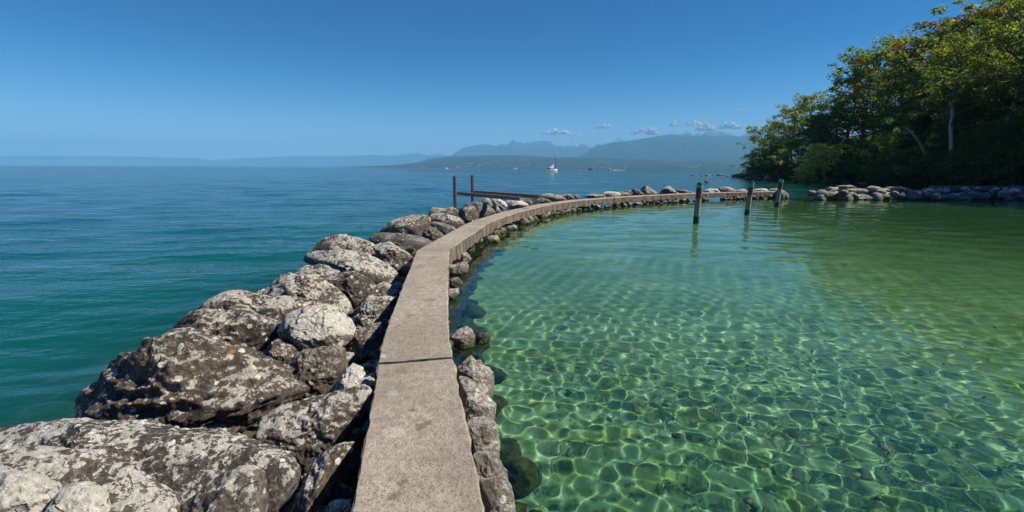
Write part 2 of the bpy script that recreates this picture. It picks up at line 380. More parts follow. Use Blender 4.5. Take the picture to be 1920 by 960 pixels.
def bed_z(X, Y):
    s = signed(X, Y); nw = near_wall(X, Y)
    P = np.stack([X*0.35, Y*0.35, X*0], -1).reshape(-1, 3); n = fbm(P, 3).reshape(X.shape)
    n2 = fbm(P*5+9, 3).reshape(X.shape)
    pool = -1.25+0.12*n
    foot = np.interp(s*(1+0.6*np.clip(n2, -.8, .8)), [0, 0.12, 0.3, 0.55], [0.95, 0.7, 0.3, 0.0])
    zin = pool+foot*1.1*nw+0.05*n2*(foot > 0)
    o = -s-WIDTH
    o2 = o*(1+0.9*smooth(7, 14, Y))
    zout = np.interp(o2, [-WIDTH, 0, 1.2, 1.9, 2.6, 4, 7, 20, 60], [-0.08, -0.03, -0.10, -0.4, -1.3, -2.4, -4.2, -7, -14])+0.1*n
    zgap = np.interp(-s, [-1, 0, 4, 30, 80], [-1.25, -1.3, -1.9, -3.5, -8])+0.1*n
    z = np.where(s > 0, zin, nw*zout+(1-nw)*zgap)
    d = shore_d(X, Y)
    zs = np.interp(d, [-14, -2, 0, 2], [-14, -0.9, 0.0, 0.3])
    return np.where(d > -14, np.maximum(z, zs), z)

# ---------------------------------------------------------------- structure: bed, bank, water
def geo(a, step, g, end):
    L = [a]; st = step
    while abs(L[-1]-a) < abs(end-a): L.append(L[-1]+st); st *= g
    return np.array(L)
ys = np.concatenate([np.arange(-6, 0.6, 0.3), np.arange(0.6, 5, 0.026), geo(5, 0.027, 1.0112, 21500)])
xs = np.concatenate([geo(-4, -0.06, 1.02, -36000)[::-1], np.arange(-3.95, -1.2, 0.05), np.arange(-1.2, 5, 0.026), geo(5, 0.027, 1.0115, 13500)])
X, Y = np.meshgrid(xs, ys)
S = signed(X, Y); NW = near_wall(X, Y)
inp = smooth(-0.6, 0.3, S)
wr = np.random.default_rng(3)
def waveset(n, l0, l1, th0, sp, sl):
    L = []
    for k in range(n):
        lam = math.exp(wr.uniform(math.log(l0), math.log(l1))); K = 2*math.pi/lam; th = R(th0)+wr.normal()*sp
        L.append((K*math.cos(th), K*math.sin(th), sl/K*wr.uniform(.5, 1.2), wr.uniform(0, 6.28), lam))
    return L
SP = np.maximum(np.gradient(xs)[None, :]+0*Y, np.gradient(ys)[:, None]+0*X)
Zp = 0*X; Zl = 0*X
near = (np.abs(X) < 400) & (Y < 400)
for kx, ky, a, ph, lam in waveset(50, .10, .38, 78, .85, .0108):
    Zp = Zp+np.where(SP < lam/3.2, a*np.sin(kx*X+ky*Y+ph), 0)
for kx, ky, a, ph, lam in waveset(14, .35, 1.0, 108, .4, .018)+waveset(14, 1.0, 3.5, 108, .22, .024)+waveset(6, 4, 9, 104, .15, .015):
    Zl = Zl+np.where(SP < lam/3.2, a*np.sin(kx*X+ky*Y+ph), 0)
gust = 0.75+0.5*fbm(np.stack([X.ravel()*0.05, Y.ravel()*0.12, 0*X.ravel()], -1), 2).reshape(X.shape)
for kx, ky, a, ph, lam in waveset(18, .45, 1.9, 82, .5, .015):
    Zp = Zp+np.where(SP < lam/2.6, a*np.sin(kx*X+ky*Y+ph), 0)*(0.12+0.88*smooth(7, 16, Y))
Zp *= (0.6+0.4*smooth(0, 3, S)); Zl *= np.clip(gust, 0.35, 1.3)
BZ = bed_z(X, Y)
Z = Zp*inp+Zl*(1-inp)
V = np.stack([X, Y, Z], -1).reshape(-1, 3)
water = mesh_ob('lake_water', V, grid_faces(len(xs), len(ys)), M['water'], smooth=True)
tag(water, kind='structure')
dep = np.clip(-BZ, 0, 20)
outside = 1-inp
deep = np.where(S > 0, 0.05, 1-np.exp(-(dep/1.7)**2)); deep = np.maximum(deep, 0.05)
blue = np.clip(smooth(2.0, 12.0, dep), 0, 1)*outside
shore = smooth(-25, -2, shore_d(X, Y)); blue = blue*(1-shore*smooth(30, 45, Y))
for nm_, arr in (('deep', deep), ('blue', blue), ('open', outside)):
    at_ = water.data.attributes.new(nm_, 'FLOAT', 'POINT'); at_.data.foreach_set('value', arr.ravel().astype(np.float32))
water.cycles.is_caustics_caster = True

bx = np.concatenate([geo(-4, -0.15, 1.06, -34500)[::-1], np.arange(-3.85, 3, 0.08), geo(3, 0.085, 1.03, 13500)])
by = np.concatenate([np.arange(-8, 0.5, 0.3), np.arange(0.5, 12, 0.1), geo(12, 0.11, 1.03, 21500)])
BX, BY = np.meshgrid(bx, by)
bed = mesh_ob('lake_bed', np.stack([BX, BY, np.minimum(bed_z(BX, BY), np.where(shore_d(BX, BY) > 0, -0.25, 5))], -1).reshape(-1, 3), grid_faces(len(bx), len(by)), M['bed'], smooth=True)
tag(bed, kind='structure'); bed.cycles.is_caustics_receiver = True

# pebbles and small stones lying on the pool bed: past counting
pr_ = np.random.default_rng(88); _b = bmesh.new(); bmesh.ops.create_icosphere(_b, subdivisions=2, radius=1)
PV = np.array([v.co[:] for v in _b.verts]); PF = np.array([[v.index for v in f.verts] for f in _b.faces]); _b.free()
ppx = np.concatenate([pr_.uniform(0.2, 9, 420), pr_.normal(3.2, .7, 90), pr_.normal(1.5, .4, 60)]); ppy = np.concatenate([pr_.uniform(1.2, 12, 420), pr_.normal(4.2, .6, 90), pr_.normal(6, .8, 60)])
pz = bed_z(ppx, ppy); k = (signed(ppx, ppy) > .5); ppx, ppy, pz = ppx[k], ppy[k], pz[k]; Vs = []; Fs = []
for i_ in range(len(ppx)):
    rad = pr_.uniform(.010, .028) if pr_.uniform() < .93 else pr_.uniform(.03, .055); U_ = PV*(1+.25*noise(PV*1.5+i_*3.1))[:, None]*np.array([1, pr_.uniform(.6, 1), .55])*rad
    a_ = pr_.uniform(0, 6.28); U_ = U_@np.array([[math.cos(a_), -math.sin(a_), 0], [math.sin(a_), math.cos(a_), 0], [0, 0, 1]]); Vs.append(U_+[ppx[i_], ppy[i_], pz[i_]+rad*.2]); Fs.append(PF+i_*len(PV))
pm = mat('pebble'); t = NT(pm); g_ = t.new('NewGeometry'); cr_p = t.new('ValToRGB'); t.link(g_.outputs['Random Per Island'], cr_p.inputs[0])
cr_p.color_ramp.elements[0].color = (.05, .06, .035, 1); cr_p.color_ramp.elements[1].color = (.45, .43, .34, 1); t.link(cr_p.outputs[0], t.n['Principled BSDF'].inputs['Base Color']); t.n['Principled BSDF'].inputs['Roughness'].default_value = .9
pe = mesh_ob('pebbles', np.concatenate(Vs), np.concatenate(Fs), pm, smooth=True); tag(pe, 'small pebbles scattered over the green pool bed', 'pebbles', kind='stuff'); pe.cycles.is_caustics_receiver = True

# ---------------------------------------------------------------- the concrete breakwater wall
wall = empty('breakwater_wall', (WP[5][0], WP[5][1], 0.2), 'long curved weathered concrete wall running out between the lake and the green pool', 'wall')
def wall_section(s0, s1, dz=0.0, over=0.0, gap=0.008):
    s = np.arange(s0+gap, s1-gap+1e-6, (s1-s0-2*gap)/max(6, int((s1-s0)/0.06)))
    P = wall_pt(s); D = wall_dir(s); N = np.stack([-D[:, 1], D[:, 0]], -1)   # to the lake side
    z0, z1, b = 0.19+dz, WT+dz, 0.012
    prof = [(over, z0), (over, z0+0.08), (over, z0+0.16), (over, z1-0.09), (over, z1-b), (over-b*0.0+b, z1)] + \
           [(w, z1) for w in np.linspace(over+0.05, WIDTH-0.05, 13)] + [(WIDTH-b, z1), (WIDTH, z1-b), (WIDTH, z1-0.12), (WIDTH, z0)]
    V = []
    for k in range(len(s)):
        for w, z in prof: V.append((P[k][0]+N[k][0]*w, P[k][1]+N[k][1]*w, z))
    V = np.array(V); n = len(prof)
    nz = fbm(V*5.0, 4); low = np.abs(V[:, 2]-z0) < 0.02; side = V[:, 2] < z1-0.005
    V[:, 2] += np.where(low, 0.07*fbm(V*[2.2, 2.2, 0]+5, 3)+0.02, 0.004*nz*(~low))
    k3 = np.repeat(np.arange(len(s)), n)
    V[:, :2] += N[k3]*(side*0.014*nz+0.007*fbm(V*11+3, 3)*(V[:, 2] > z1-0.02))[:, None]
    tip = np.where(k3 == 0, 1.0, 0)-np.where(k3 == len(s)-1, 1.0, 0); fr2 = np.abs(fbm(V*[13, 13, 6]+1.7, 3))*.022*(gap > .008)
    V[:, :2] += D[k3]*(tip*fr2)[:, None]
    Fc = []
    for k in range(len(s)-1):
        for j in range(n):
            Fc.append((k*n+j, (k+1)*n+j, (k+1)*n+(j+1) % n, k*n+(j+1) % n))
    Fc += [tuple(range(n)), tuple(range((len(s)-1)*n, len(s)*n))[::-1]]
    o = mesh_ob('slab', V, Fc, M['concrete'], wall)
    o.matrix_parent_inverse = Matrix.Translation(-Vector(wall.location))
    return o
def s_at(px, py):
    p = at_z(px, py, WT)[:2]; ss = np.linspace(0, SW[-1], 6000); return ss[np.argmin(((wall_pt(ss)-p)**2).sum(-1))]
cuts = [0, s_at(849.5, 671), s_at(841.5, 469.4), s_at(911, 421.5), s_at(1092.5, 375.5), s_at(1151, 370.8), s_at(1363, 360.9), SW[-1]-0.05]
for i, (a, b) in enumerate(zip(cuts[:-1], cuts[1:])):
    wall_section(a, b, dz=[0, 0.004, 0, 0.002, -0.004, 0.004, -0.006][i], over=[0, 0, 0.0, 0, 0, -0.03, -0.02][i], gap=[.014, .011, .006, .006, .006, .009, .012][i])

# ---------------------------------------------------------------- boulders
def ico(level):
    bm = bmesh.new(); bmesh.ops.create_icosphere(bm, subdivisions=level, radius=1)
    V = np.array([v.co[:] for v in bm.verts]); Fc = np.array([[v.index for v in f.verts] for f in bm.faces]); bm.free(); return V, Fc
ICO = {k: ico(k) for k in (2, 3, 4, 5, 6, 7)}
def poly_radius(poly, c, th):
    P = np.array(poly, float)-c; n = len(P); r = np.full(th.shape, 1e9)
    dx, dy = np.cos(th), np.sin(th)
    rr = np.zeros(th.shape)
    for i in range(n):
        a = P[i]; e = P[(i+1) % n]-a
        den = dx*e[1]-dy*e[0]; den = np.where(np.abs(den) < 1e-9, 1e-9, den)
        t = (a[0]*e[1]-a[1]*e[0])/den; u = (a[0]*dy-a[1]*dx)/den
        ok = (t > 0) & (u >= -1e-6) & (u <= 1+1e-6)
        rr = np.where(ok, np.maximum(rr, t), rr)
    return rr
def centroid(P):
    P = np.array(P, float); x, y = P[:, 0], P[:, 1]; x1, y1 = np.roll(x, -1), np.roll(y, -1); cr = x*y1-x1*y; A = cr.sum()/2
    return np.array([((x+x1)*cr).sum()/(6*A), ((y+y1)*cr).sum()/(6*A)])
RO = [0]
def boulder(poly, mat_, label, lift=0.0, thick=0.85, zc=None, name='boulder', group=None, depth=None, strata=0.0, lvl=None, facets=5, rough=1.0, cat='boulder'):
    """a boulder with the outline of the one in the place, its own distance, size and thickness"""
    RO[0] += 1; rr = np.random.default_rng(100+RO[0])
    c = centroid(poly); P = np.array(poly, float)
    hh = (P[:, 1].max()-P[:, 1].min())/2; hw = (P[:, 0].max()-P[:, 0].min())/2
    z = 0.2 if zc is None else zc
    for _ in range(8):
        r = ray(*c); t = (z-CZ)/r[2] if depth is None else depth
        if zc is None: z = 0.7*hh*t/F-0.06+lift
    Cw = CP+r*t; s = t/F
    if lvl is None: lvl = 6 if t < 7 else 5 if t < 13 else 4
    if hw > 150: lvl = 7
    U, Fc = ICO[lvl]
    U = U.copy()
    for q in range(facets+3):                  # flat faces broken into the side turned to the viewer and the top
        nrm = np.array([rr.normal()*0.7, rr.normal()*0.5+0.25, 0.9]); nrm /= np.linalg.norm(nrm)
        off = rr.uniform(0.58, 0.88); dist = U@nrm-off
        U = U-nrm*np.where(dist > 0, dist*0.95, 0)[:, None]
    th = np.arctan2(-U[:, 1], U[:, 0]); rho = np.sqrt(U[:, 0]**2+U[:, 1]**2)
    # smooth the polygon radius a little
    tt = np.linspace(-math.pi, math.pi, 361); pr = poly_radius(poly, c, tt)
    k = np.hanning(9); k /= k.sum(); prs = np.convolve(np.concatenate([pr[-9:-1], pr, pr[1:9]]), k, 'same')[8:-8]
    Rr = np.interp(th, tt, prs)*s
    D = thick*min(hh, hw)*s*1.0
    D = max(D, 0.30*max(hh, hw)*s)
    cc = U[:, 2]*(1+0.22*rho)
    rho2 = rho**0.92
    L = np.stack([rho2*Rr*np.cos(th), -rho2*Rr*np.sin(th), cc*D], -1)      # right, up, towards the viewer(+)
    tilt = 0.30
    L[:, 2] -= tilt*L[:, 1]
    Wd = Cw+L[:, :1]*RIGHT+L[:, 1:2]*UP-L[:, 2:3]*FWD
    nv = Wd-Cw; nv /= np.linalg.norm(nv, axis=1)[:, None]+1e-9
    so = rr.uniform(0, 50, 3); mR = min(hh, hw)*s; sz = 2*mR
    tl = rr.normal(size=3); tl /= np.linalg.norm(tl)
    q = (Wd+so)/sz
    disp = 0.055*sz*fbm(q*1.7, 3)*rough+0.035*sz*ridged(q*3.3, 3)*rough
    if lvl >= 5: disp = disp+0.030*rough*min(1, sz)*ridged((Wd+so)*5, 4)+0.012*rough*ridged((Wd+so)*15, 3)+0.006*fbm((Wd+so)*34, 3)
    if strata: disp = disp+strata*sz*0.03*ridged(((Wd+so)*[1.5, 1.5, 9]+0.6*tl)/max(sz, .5), 3)
    disp = disp-disp.mean(); edge = 0.35+0.65*(1-rho**6)
    Wd = Wd+nv*(disp*edge-0.02*sz*0)[:, None]
    o = mesh_ob(name, Wd, Fc, M[mat_], smooth=True, origin=(Cw[0], Cw[1], max(0.0, Wd[:, 2].min())))
    return tag(o, label, cat, group)
LAKE_G = 'boulders piled along the lake side of the wall'
def lb(poly, mt, label, **k):
    c_p = centroid(poly); poly = [tuple(c_p+(np.array(q)-c_p)*1.035) for q in poly]
    return boulder(poly, mt, label, group=LAKE_G, **k)
lb([(-80,830),(0,815),(60,812),(115,810),(160,811),(230,817),(300,829),(360,832),(420,842),(480,857),(520,868),(545,882),(552,900),(542,925),(520,950),(490,985),(400,1030),(200,1030),(0,990),(-80,920)], 'rock_front', 'very long white-crusted grey boulder lying right across the front, widest of all', strata=1, thick=.8)
lb([(-90,880),(-40,866),(0,863),(60,868),(120,870),(150,882),(172,893),(205,903),(240,925),(270,945),(300,958),(330,990),(250,1060),(0,1080),(-90,1020)], 'rock_spot', 'broad pale lichen-covered boulder in the bottom left corner before the longest one', zc=.62)
lb([(-70,900),(0,902),(45,910),(70,922),(84,940),(88,975),(60,1020),(-70,1030)], 'rock_pale', 'nearly white smooth rock cut by the left and lower picture edges', zc=.82, rough=.5)
lb([(88,940),(95,922),(115,917),(150,928),(178,944),(193,965),(185,1005),(130,1020),(92,1000)], 'rock_pale', 'small nearly white rounded rock at the lower edge beside the white corner rock', zc=.82, rough=.5)
lb([(305,968),(345,945),(375,920),(410,903),(432,895),(458,897),(470,915),(478,945),(490,985),(480,1030),(400,1050),(310,1020)], 'rock_mid', 'pointed grey rock with a ringed pale lichen rosette at the lower edge', zc=.55)
lb([(128,750),(150,725),(170,703),(190,686),(215,670),(240,664),(262,662),(272,650),(282,638),(298,632),(318,631),(345,638),(375,642),(400,654),(430,660),(460,673),(500,687),(515,700),(527,714),(552,735),(560,752),(530,772),(500,788),(485,805),(470,830),(440,848),(380,858),(300,862),(220,860),(168,842),(148,805),(135,775)], 'rock_dark', 'largest dark brown boulder with a humped back and one bright white lichen blotch', strata=1.5, thick=.85, rough=1.2)
lb([(487,792),(498,778),(520,768),(545,762),(600,750),(640,738),(665,731),(682,736),(691,748),(686,775),(680,795),(673,825),(662,836),(640,847),(610,852),(590,864),(565,873),(530,860),(505,842),(492,818)], 'rock_mid', 'angular block with a dark pitted front face and pale top, touching the wall', facets=8, zc=.26)
lb([(543,950),(550,925),(570,890),(585,866),(605,853),(632,845),(655,845),(653,862),(637,895),(620,925),(603,948),(592,985),(560,1000),(540,985)], 'rock_orange', 'grey-brown rock with an orange lichen edge below the dark-faced block', zc=.18, facets=6)
lb([(608,972),(612,950),(632,943),(652,944),(658,962),(655,1000),(615,1005)], 'rock_pale', 'small bluish white stone in the shade at the foot of the wall, lower edge', zc=.12)
lb([(622,742),(632,717),(645,698),(655,685),(672,693),(683,706),(697,702),(700,714),(696,745),(680,758),(645,758)], 'rock_pale', 'small sharp white-topped rock wedged at the wall by the crack', zc=.3, facets=7)
lb([(521,714),(533,690),(548,670),(565,661),(582,658),(600,656),(620,654),(637,660),(643,678),(647,692),(637,708),(615,738),(590,755),(560,752),(535,735)], 'rock_brown', 'plain grey-brown rounded rock behind the largest dark boulder', zc=.18)
lb([(481,682),(487,662),(500,647),(513,638),(530,643),(548,652),(563,663),(556,680),(542,702),(520,712),(495,700)], 'rock_dark', 'small dark wedge-shaped rock with two white dots between bigger boulders', zc=.12)
lb([(526,620),(529,604),(534,592),(548,585),(575,577),(597,573),(620,577),(640,590),(655,602),(665,618),(667,630),(650,645),(630,656),(600,662),(575,662),(552,648),(534,636)], 'rock_pale', 'egg-shaped boulder with a bright white top near the wall', zc=.34, rough=.8)
lb([(646,642),(662,624),(685,612),(712,608),(722,622),(708,655),(690,680),(665,685),(648,674),(641,656)], 'rock_brown', 'brown lichen-flecked rock half in the wall shadow above the crack', zc=.14)
lb([(650,606),(662,585),(678,568),(695,560),(720,557),(740,560),(735,582),(727,606),(712,625),(695,628),(678,618),(662,618)], 'rock_mid', 'flat grey and white rock against the wall behind the egg-shaped one', zc=.2)
lb([(318,630),(323,612),(333,601),(353,587),(375,583),(397,582),(430,583),(470,592),(503,603),(523,616),(514,635),(500,655),(480,682),(455,690),(400,688),(345,668)], 'rock_dark', 'flat-topped brown boulder at the water, next beyond the humped one', strata=1, zc=.24)
lb([(376,586),(384,570),(397,559),(420,547),(447,546),(473,552),(500,558),(530,556),(555,560),(584,570),(578,592),(550,612),(515,620),(470,612),(420,602),(384,600)], 'rock_orange', 'rounded boulder with speckled cover and a faint orange crest over the water', zc=.28)
lb([(476,554),(490,538),(505,522),(518,514),(529,512),(545,516),(567,517),(587,517),(613,532),(635,550),(655,568),(664,586),(640,594),(600,588),(550,580),(500,570)], 'rock_orange', 'sloping pale boulder with an orange lichen patch in its middle', zc=.3)
lb([(476,552),(482,546),(492,542),(500,548),(498,558),(484,560)], 'rock_pale', 'small pale stone showing at the water behind the orange-crested boulder', zc=.1)
lb([(550,517),(557,505),(568,497),(594,496),(621,499),(648,508),(652,528),(620,540),(590,536),(565,528)], 'rock_spot', 'mottled greenish grey rock under the long spotted boulder', zc=.22)
lb([(598,526),(613,518),(630,513),(658,510),(676,518),(697,528),(710,543),(706,558),(690,567),(667,572),(648,562),(625,546)], 'rock_dark', 'round dark brown boulder with a tiny orange spot, beside a deep shadow', zc=.22)
lb([(564,490),(565,480),(572,474),(594,470),(620,469),(650,470),(675,473),(700,483),(720,494),(738,507),(753,523),(751,537),(735,547),(715,543),(697,530),(668,513),(640,504),(600,499),(572,497)], 'rock_spot', 'long sloping black-and-white spotted boulder reaching down to the wall', zc=.3, thick=1.1)
lb([(588,474),(592,459),(605,447),(628,440),(643,439),(658,444),(682,450),(700,458),(712,472),(718,490),(705,498),(660,494),(610,488)], 'rock_orange', 'tall pale boulder with yellow lichen spots on its left shoulder', zc=.34)
lb([(696,464),(710,456),(729,454),(746,465),(762,474),(774,483),(770,497),(758,512),(745,517),(728,505),(712,487)], 'rock_mid', 'half brown half white rock leaning on the wall before the bend', zc=.28)
lb([(691,453),(694,443),(699,438),(716,436),(746,437),(782,442),(800,448),(812,455),(806,465),(785,473),(765,472),(740,466),(710,466)], 'rock_grey', 'long smooth grey rock with a dark left end ahead of the bend', zc=.3, rough=.6)
lb([(710,438),(719,426),(730,417),(748,408),(770,403),(795,402),(806,409),(808,420),(800,432),(790,446),(760,450),(730,446)], 'rock_orange', 'dark boulder with a large orange patch on its flat top', zc=.36, facets=6)
lb([(791,444),(796,431),(803,424),(815,427),(828,437),(835,444),(824,453),(808,456),(797,450)], 'rock_brown', 'small brown rock with a white edge by the wall past the bend', zc=.3)
lb([(805,421),(811,415),(833,418),(848,424),(857,431),(846,442),(833,447),(818,438)], 'rock_grey', 'smooth grey rock tucked under the white-ridged one past the bend', zc=.3)
lb([(804,409),(809,401),(820,399),(840,402),(858,406),(867,412),(872,421),(858,429),(838,425),(813,417)], 'rock_spot', 'white-ridged speckled boulder lying below the rust steel post', zc=.38)
lb([(804,405),(806,393),(811,387),(822,389),(838,390),(849,388),(857,394),(865,407),(850,411),(825,407)], 'rock_mid', 'saddle-topped dark grey boulder standing in front of the nearer steel post', zc=.42)
lb([(859,402),(861,392),(870,386),(884,386),(895,393),(900,404),(895,414),(880,421),(871,419),(863,410)], 'rock_dark', 'round dark mottled boulder right of the nearer steel post', zc=.4)
lb([(867,390),(874,381),(886,378),(904,379),(918,387),(930,398),(918,405),(903,411),(893,405),(882,396)], 'rock_grey', 'big round-backed grey boulder left of the upright white slab', zc=.42)
lb([(897,379),(901,371),(907,365),(916,371),(926,381),(935,390),(940,396),(934,401),(924,399),(911,389)], 'rock_clean', 'sharp tilted whitish slab pointing up in front of the steel beams', zc=.5, facets=2, thick=.5)
lb([(919,377),(926,372),(938,373),(947,378),(953,387),(944,395),(937,394),(927,385)], 'rock_pale', 'pale rock with a brown flat top just right of the tilted slab', zc=.46)
lb([(945,379),(952,373),(962,372),(978,374),(988,380),(994,386),(975,391),(955,393),(947,389)], 'rock_pale', 'low white-sided rock under the ends of the steel beams', zc=.42)
lb([(967,375),(980,371),(992,372),(999,380),(995,386),(981,385)], 'rock_brown', 'small brown rock below the far end of the longer beam', zc=.44)
lb([(989,373),(1000,369),(1010,370),(1013,380),(1000,383),(992,381)], 'rock_dark', 'small cracked dark rock left of the large sloping white slab', zc=.44)
lb([(1008,375),(1015,370),(1026,373),(1036,379),(1022,382),(1011,381)], 'rock_brown', 'low brown rock at the foot of the large sloping white slab', zc=.42)
lb([(1011,368),(1018,363),(1030,362),(1042,364),(1053,368),(1064,375),(1045,379),(1030,378),(1019,373)], 'rock_clean', 'large smooth whitish slab sloping to the right along the curve', zc=.5, rough=.4, facets=2)
lb([(1045,366),(1052,364),(1068,364),(1074,367),(1079,373),(1064,376),(1053,371)], 'rock_mid', 'grey flat rock next right of the large whitish slab', zc=.46)
lb([(1072,367),(1076,364),(1082,364),(1090,370),(1082,374),(1075,372)], 'rock_grey', 'small grey peaked rock before a gap in the row', zc=.44)
lb([(1094,370),(1099,365),(1108,363),(1120,364),(1131,364),(1138,370),(1115,373)], 'rock_mid', 'long low rock just after the gap in the row', zc=.46)
lb([(1128,365),(1133,360),(1142,358),(1158,359),(1165,364),(1160,371),(1140,371)], 'rock_pale', 'pale flat-backed rock above the step in the wall', zc=.5)
lb([(1149,368),(1154,361),(1164,359),(1176,360),(1184,366),(1170,370)], 'rock_mid', 'mottled rock overlapping the pale flat-backed one', zc=.48)
lb([(1163,361),(1170,357),(1181,357),(1188,362),(1188,368),(1178,367)], 'rock_brown', 'dark-topped rock behind the mottled one', zc=.52)
lb([(1184,361),(1186,354),(1190,352),(1198,356),(1209,366),(1196,369),(1186,367)], 'rock_grey', 'grey rock with a split pointed top leaning right', zc=.54)
lb([(1198,358),(1204,350),(1210,347),(1218,352),(1228,359),(1235,365),(1218,368),(1206,365)], 'rock_mid', 'tall pointed rock, highest of the far stretch', zc=.56)
lb([(1235,365),(1241,356),(1249,350),(1254,348),(1263,354),(1275,364),(1255,367)], 'rock_mid', 'broad conical grey rock standing alone left of the nearest pile', zc=.56)
lb([(1266,358),(1272,354),(1286,356),(1298,359),(1306,364),(1285,365)], 'rock_brown', 'low brown rock tapering towards the nearest pile', zc=.5)
lb([(1317,361),(1324,355),(1334,353),(1345,354),(1351,361),(1332,363)], 'rock_pale', 'low pale rock just right of the nearest pile', zc=.5)
lb([(1345,357),(1350,351),(1358,350),(1368,350),(1383,358),(1378,362),(1358,362)], 'rock_clean', 'larger pale rock over the crack between the first two piles', zc=.54)
lb([(1379,359),(1386,355),(1396,354),(1402,359),(1390,361)], 'rock_pale', 'small flat pale rock just left of the middle pile', zc=.5)
lb([(1408,359),(1416,354),(1428,353),(1438,353),(1443,359),(1425,361)], 'rock_pale', 'flat pale rock between the middle and the last pile', zc=.52)
lb([(1439,358),(1448,353),(1460,353),(1467,358),(1455,361)], 'rock_clean', 'pale rock behind the last pile near the wall end', zc=.52)
lb([(1455,360),(1463,354),(1472,357),(1479,366),(1477,373),(1464,375),(1456,370)], 'rock_grey', 'rounded grey boulder closing the far end of the wall', zc=.28)

# filler stones deep between the boulders, and behind them towards the lake
PG = 'small stones filling the gaps on the lake side'
def stone(c, r, mt, label, group, lvl=3, name='stone', sq=(1, 1, .7), cat='stone'):
    RO[0] += 1; rr = np.random.default_rng(900+RO[0]); U, Fc = ICO[lvl]
    L = U*r*np.array(sq)
    for q in range(7):
        nrm = rr.normal(size=3); nrm /= np.linalg.norm(nrm); off = r*rr.uniform(.45, .75)
        d = L@nrm-off; L = L-nrm*np.where(d > 0, d*.9, 0)[:, None]
    a = rr.uniform(0, 6.28); L = L@np.array(Matrix.Rotation(a, 3, 'Z')).T @ np.array(Matrix.Rotation(rr.normal()*.3, 3, 'X')).T
    L = L+U*(0.10*r*fbm(L/r*1.6+rr.uniform(0, 50, 3), 3))[:, None]
    o = mesh_ob(name, L+np.array(c), Fc, M[mt], smooth=True, origin=tuple(c)); return tag(o, label, cat, group)
fr_ = np.random.default_rng(5)
for k in range(150):
    s = fr_.uniform(1.0, 13.0) if k < 125 else fr_.uniform(13, SW[-1]-1); p = wall_pt(np.array([s]))[0]; d = wall_dir(np.array([s]))[0]; n = np.array([-d[1], d[0]])
    o = WIDTH+fr_.uniform(0.12, 1.8 if s < 11 else .7); r = fr_.uniform(.13, .26)
    q = p+n*o; z = np.interp(o, [WIDTH, 1.4, 2.2], [.10, .0, -.18])-0.04
    stone((q[0], q[1], z), r, ['rock_dark', 'rock_brown', 'rock_mid'][k % 3], 'dark angular stone wedged low between the boulders on the lake side', PG, 4 if s < 8 else 3)

# pool-side rocks at the foot of the wall
PL = 'rocks at the foot of the wall on the pool side'
def pb(poly, mt, label, **k):
    c_p = centroid(poly); poly = [tuple(c_p+(np.array(q)-c_p)*.95) for q in poly]
    k.setdefault('thick', .7); k.setdefault('rough', .35); k['facets'] = 9; return boulder(poly, mt, label, group=PL, **k)
pb([(853,690),(868,676),(881,666),(890,677),(900,675),(908,686),(918,690),(927,700),(929,715),(926,752),(905,760),(880,735),(856,712)], 'rock_clean', 'jagged upright rock with white and rust streaks just past the wall crack', zc=.16, facets=7)
pb([(856,706),(872,708),(887,716),(910,737),(933,760),(930,785),(920,800),(895,798),(872,790),(862,760)], 'rock_clean', 'sharp-edged brown rock with a shaded hollow face on the pool side', zc=.16, facets=8)
pb([(872,792),(885,785),(905,784),(927,791),(936,803),(940,833),(938,858),(920,865),(890,862),(874,825)], 'rock_clean', 'squarish rock with a crusty white cap on the pool side', zc=.17, facets=5)
pb([(884,855),(898,849),(912,847),(930,856),(943,872),(954,887),(956,908),(945,930),(905,930),(886,895)], 'rock_clean', 'smooth tan rock second from the lower edge on the pool side', zc=.18, facets=6, rough=.6)
pb([(896,905),(925,900),(950,899),(960,915),(966,935),(970,970),(965,1020),(915,1020),(898,960)], 'rock_clean', 'angular tan rock cut by the lower edge on the pool side', zc=.18, facets=7)
pb([(845,632),(852,622),(862,615),(873,611),(885,617),(892,631),(890,655),(880,664),(862,664),(848,652)], 'rock_clean', 'rounded tan rock with mossy wet foot standing alone in the pool edge', zc=.06)
pb([(890,626),(896,621),(904,623),(914,627),(921,633),(920,642),(905,652),(892,648)], 'rock_brown', 'knobbly brown rock touching the rounded tan one', zc=.03)
pb([(842,498),(858,492),(873,489),(880,498),(877,512),(862,520),(843,518)], 'rock_clean', 'pale grey rock under the outer corner of the bend', zc=.12)
pb([(864,476),(874,471),(881,478),(885,487),(878,494),(866,492)], 'rock_clean', 'small grey rock hanging below the bend', zc=.22)
pb([(840,522),(858,519),(866,526),(869,534),(861,541),(841,540)], 'rock_brown', 'dark brown rock second below the bend', zc=.1)
pb([(839,542),(860,539),(862,550),(850,566),(839,562)], 'rock_clean', 'tan rock with a wet green foot third below the bend', zc=.08)
pb([(913,445),(918,440),(934,440),(938,449),(935,458),(916,459)], 'rock_clean', 'flat tan stone in the water at the first hollow under the curve', zc=.08)
pb([(950,426),(956,422),(966,422),(971,426),(971,433),(953,434)], 'rock_clean', 'flat tan stone in the water at the second hollow under the curve', zc=.06)
pb([(971,415),(979,409),(988,407),(994,413),(995,421),(975,423)], 'rock_brown', 'rounded stone, left one of a pile of three under the curve', zc=.1)
pb([(988,406),(995,404),(1000,408),(1002,416),(995,420),(990,414)], 'rock_clean', 'narrow rounded stone, middle one of the pile of three', zc=.12)
pb([(1000,411),(1005,408),(1010,413),(1003,416)], 'rock_grey', 'smallest low stone, right one of the pile of three', zc=.03)
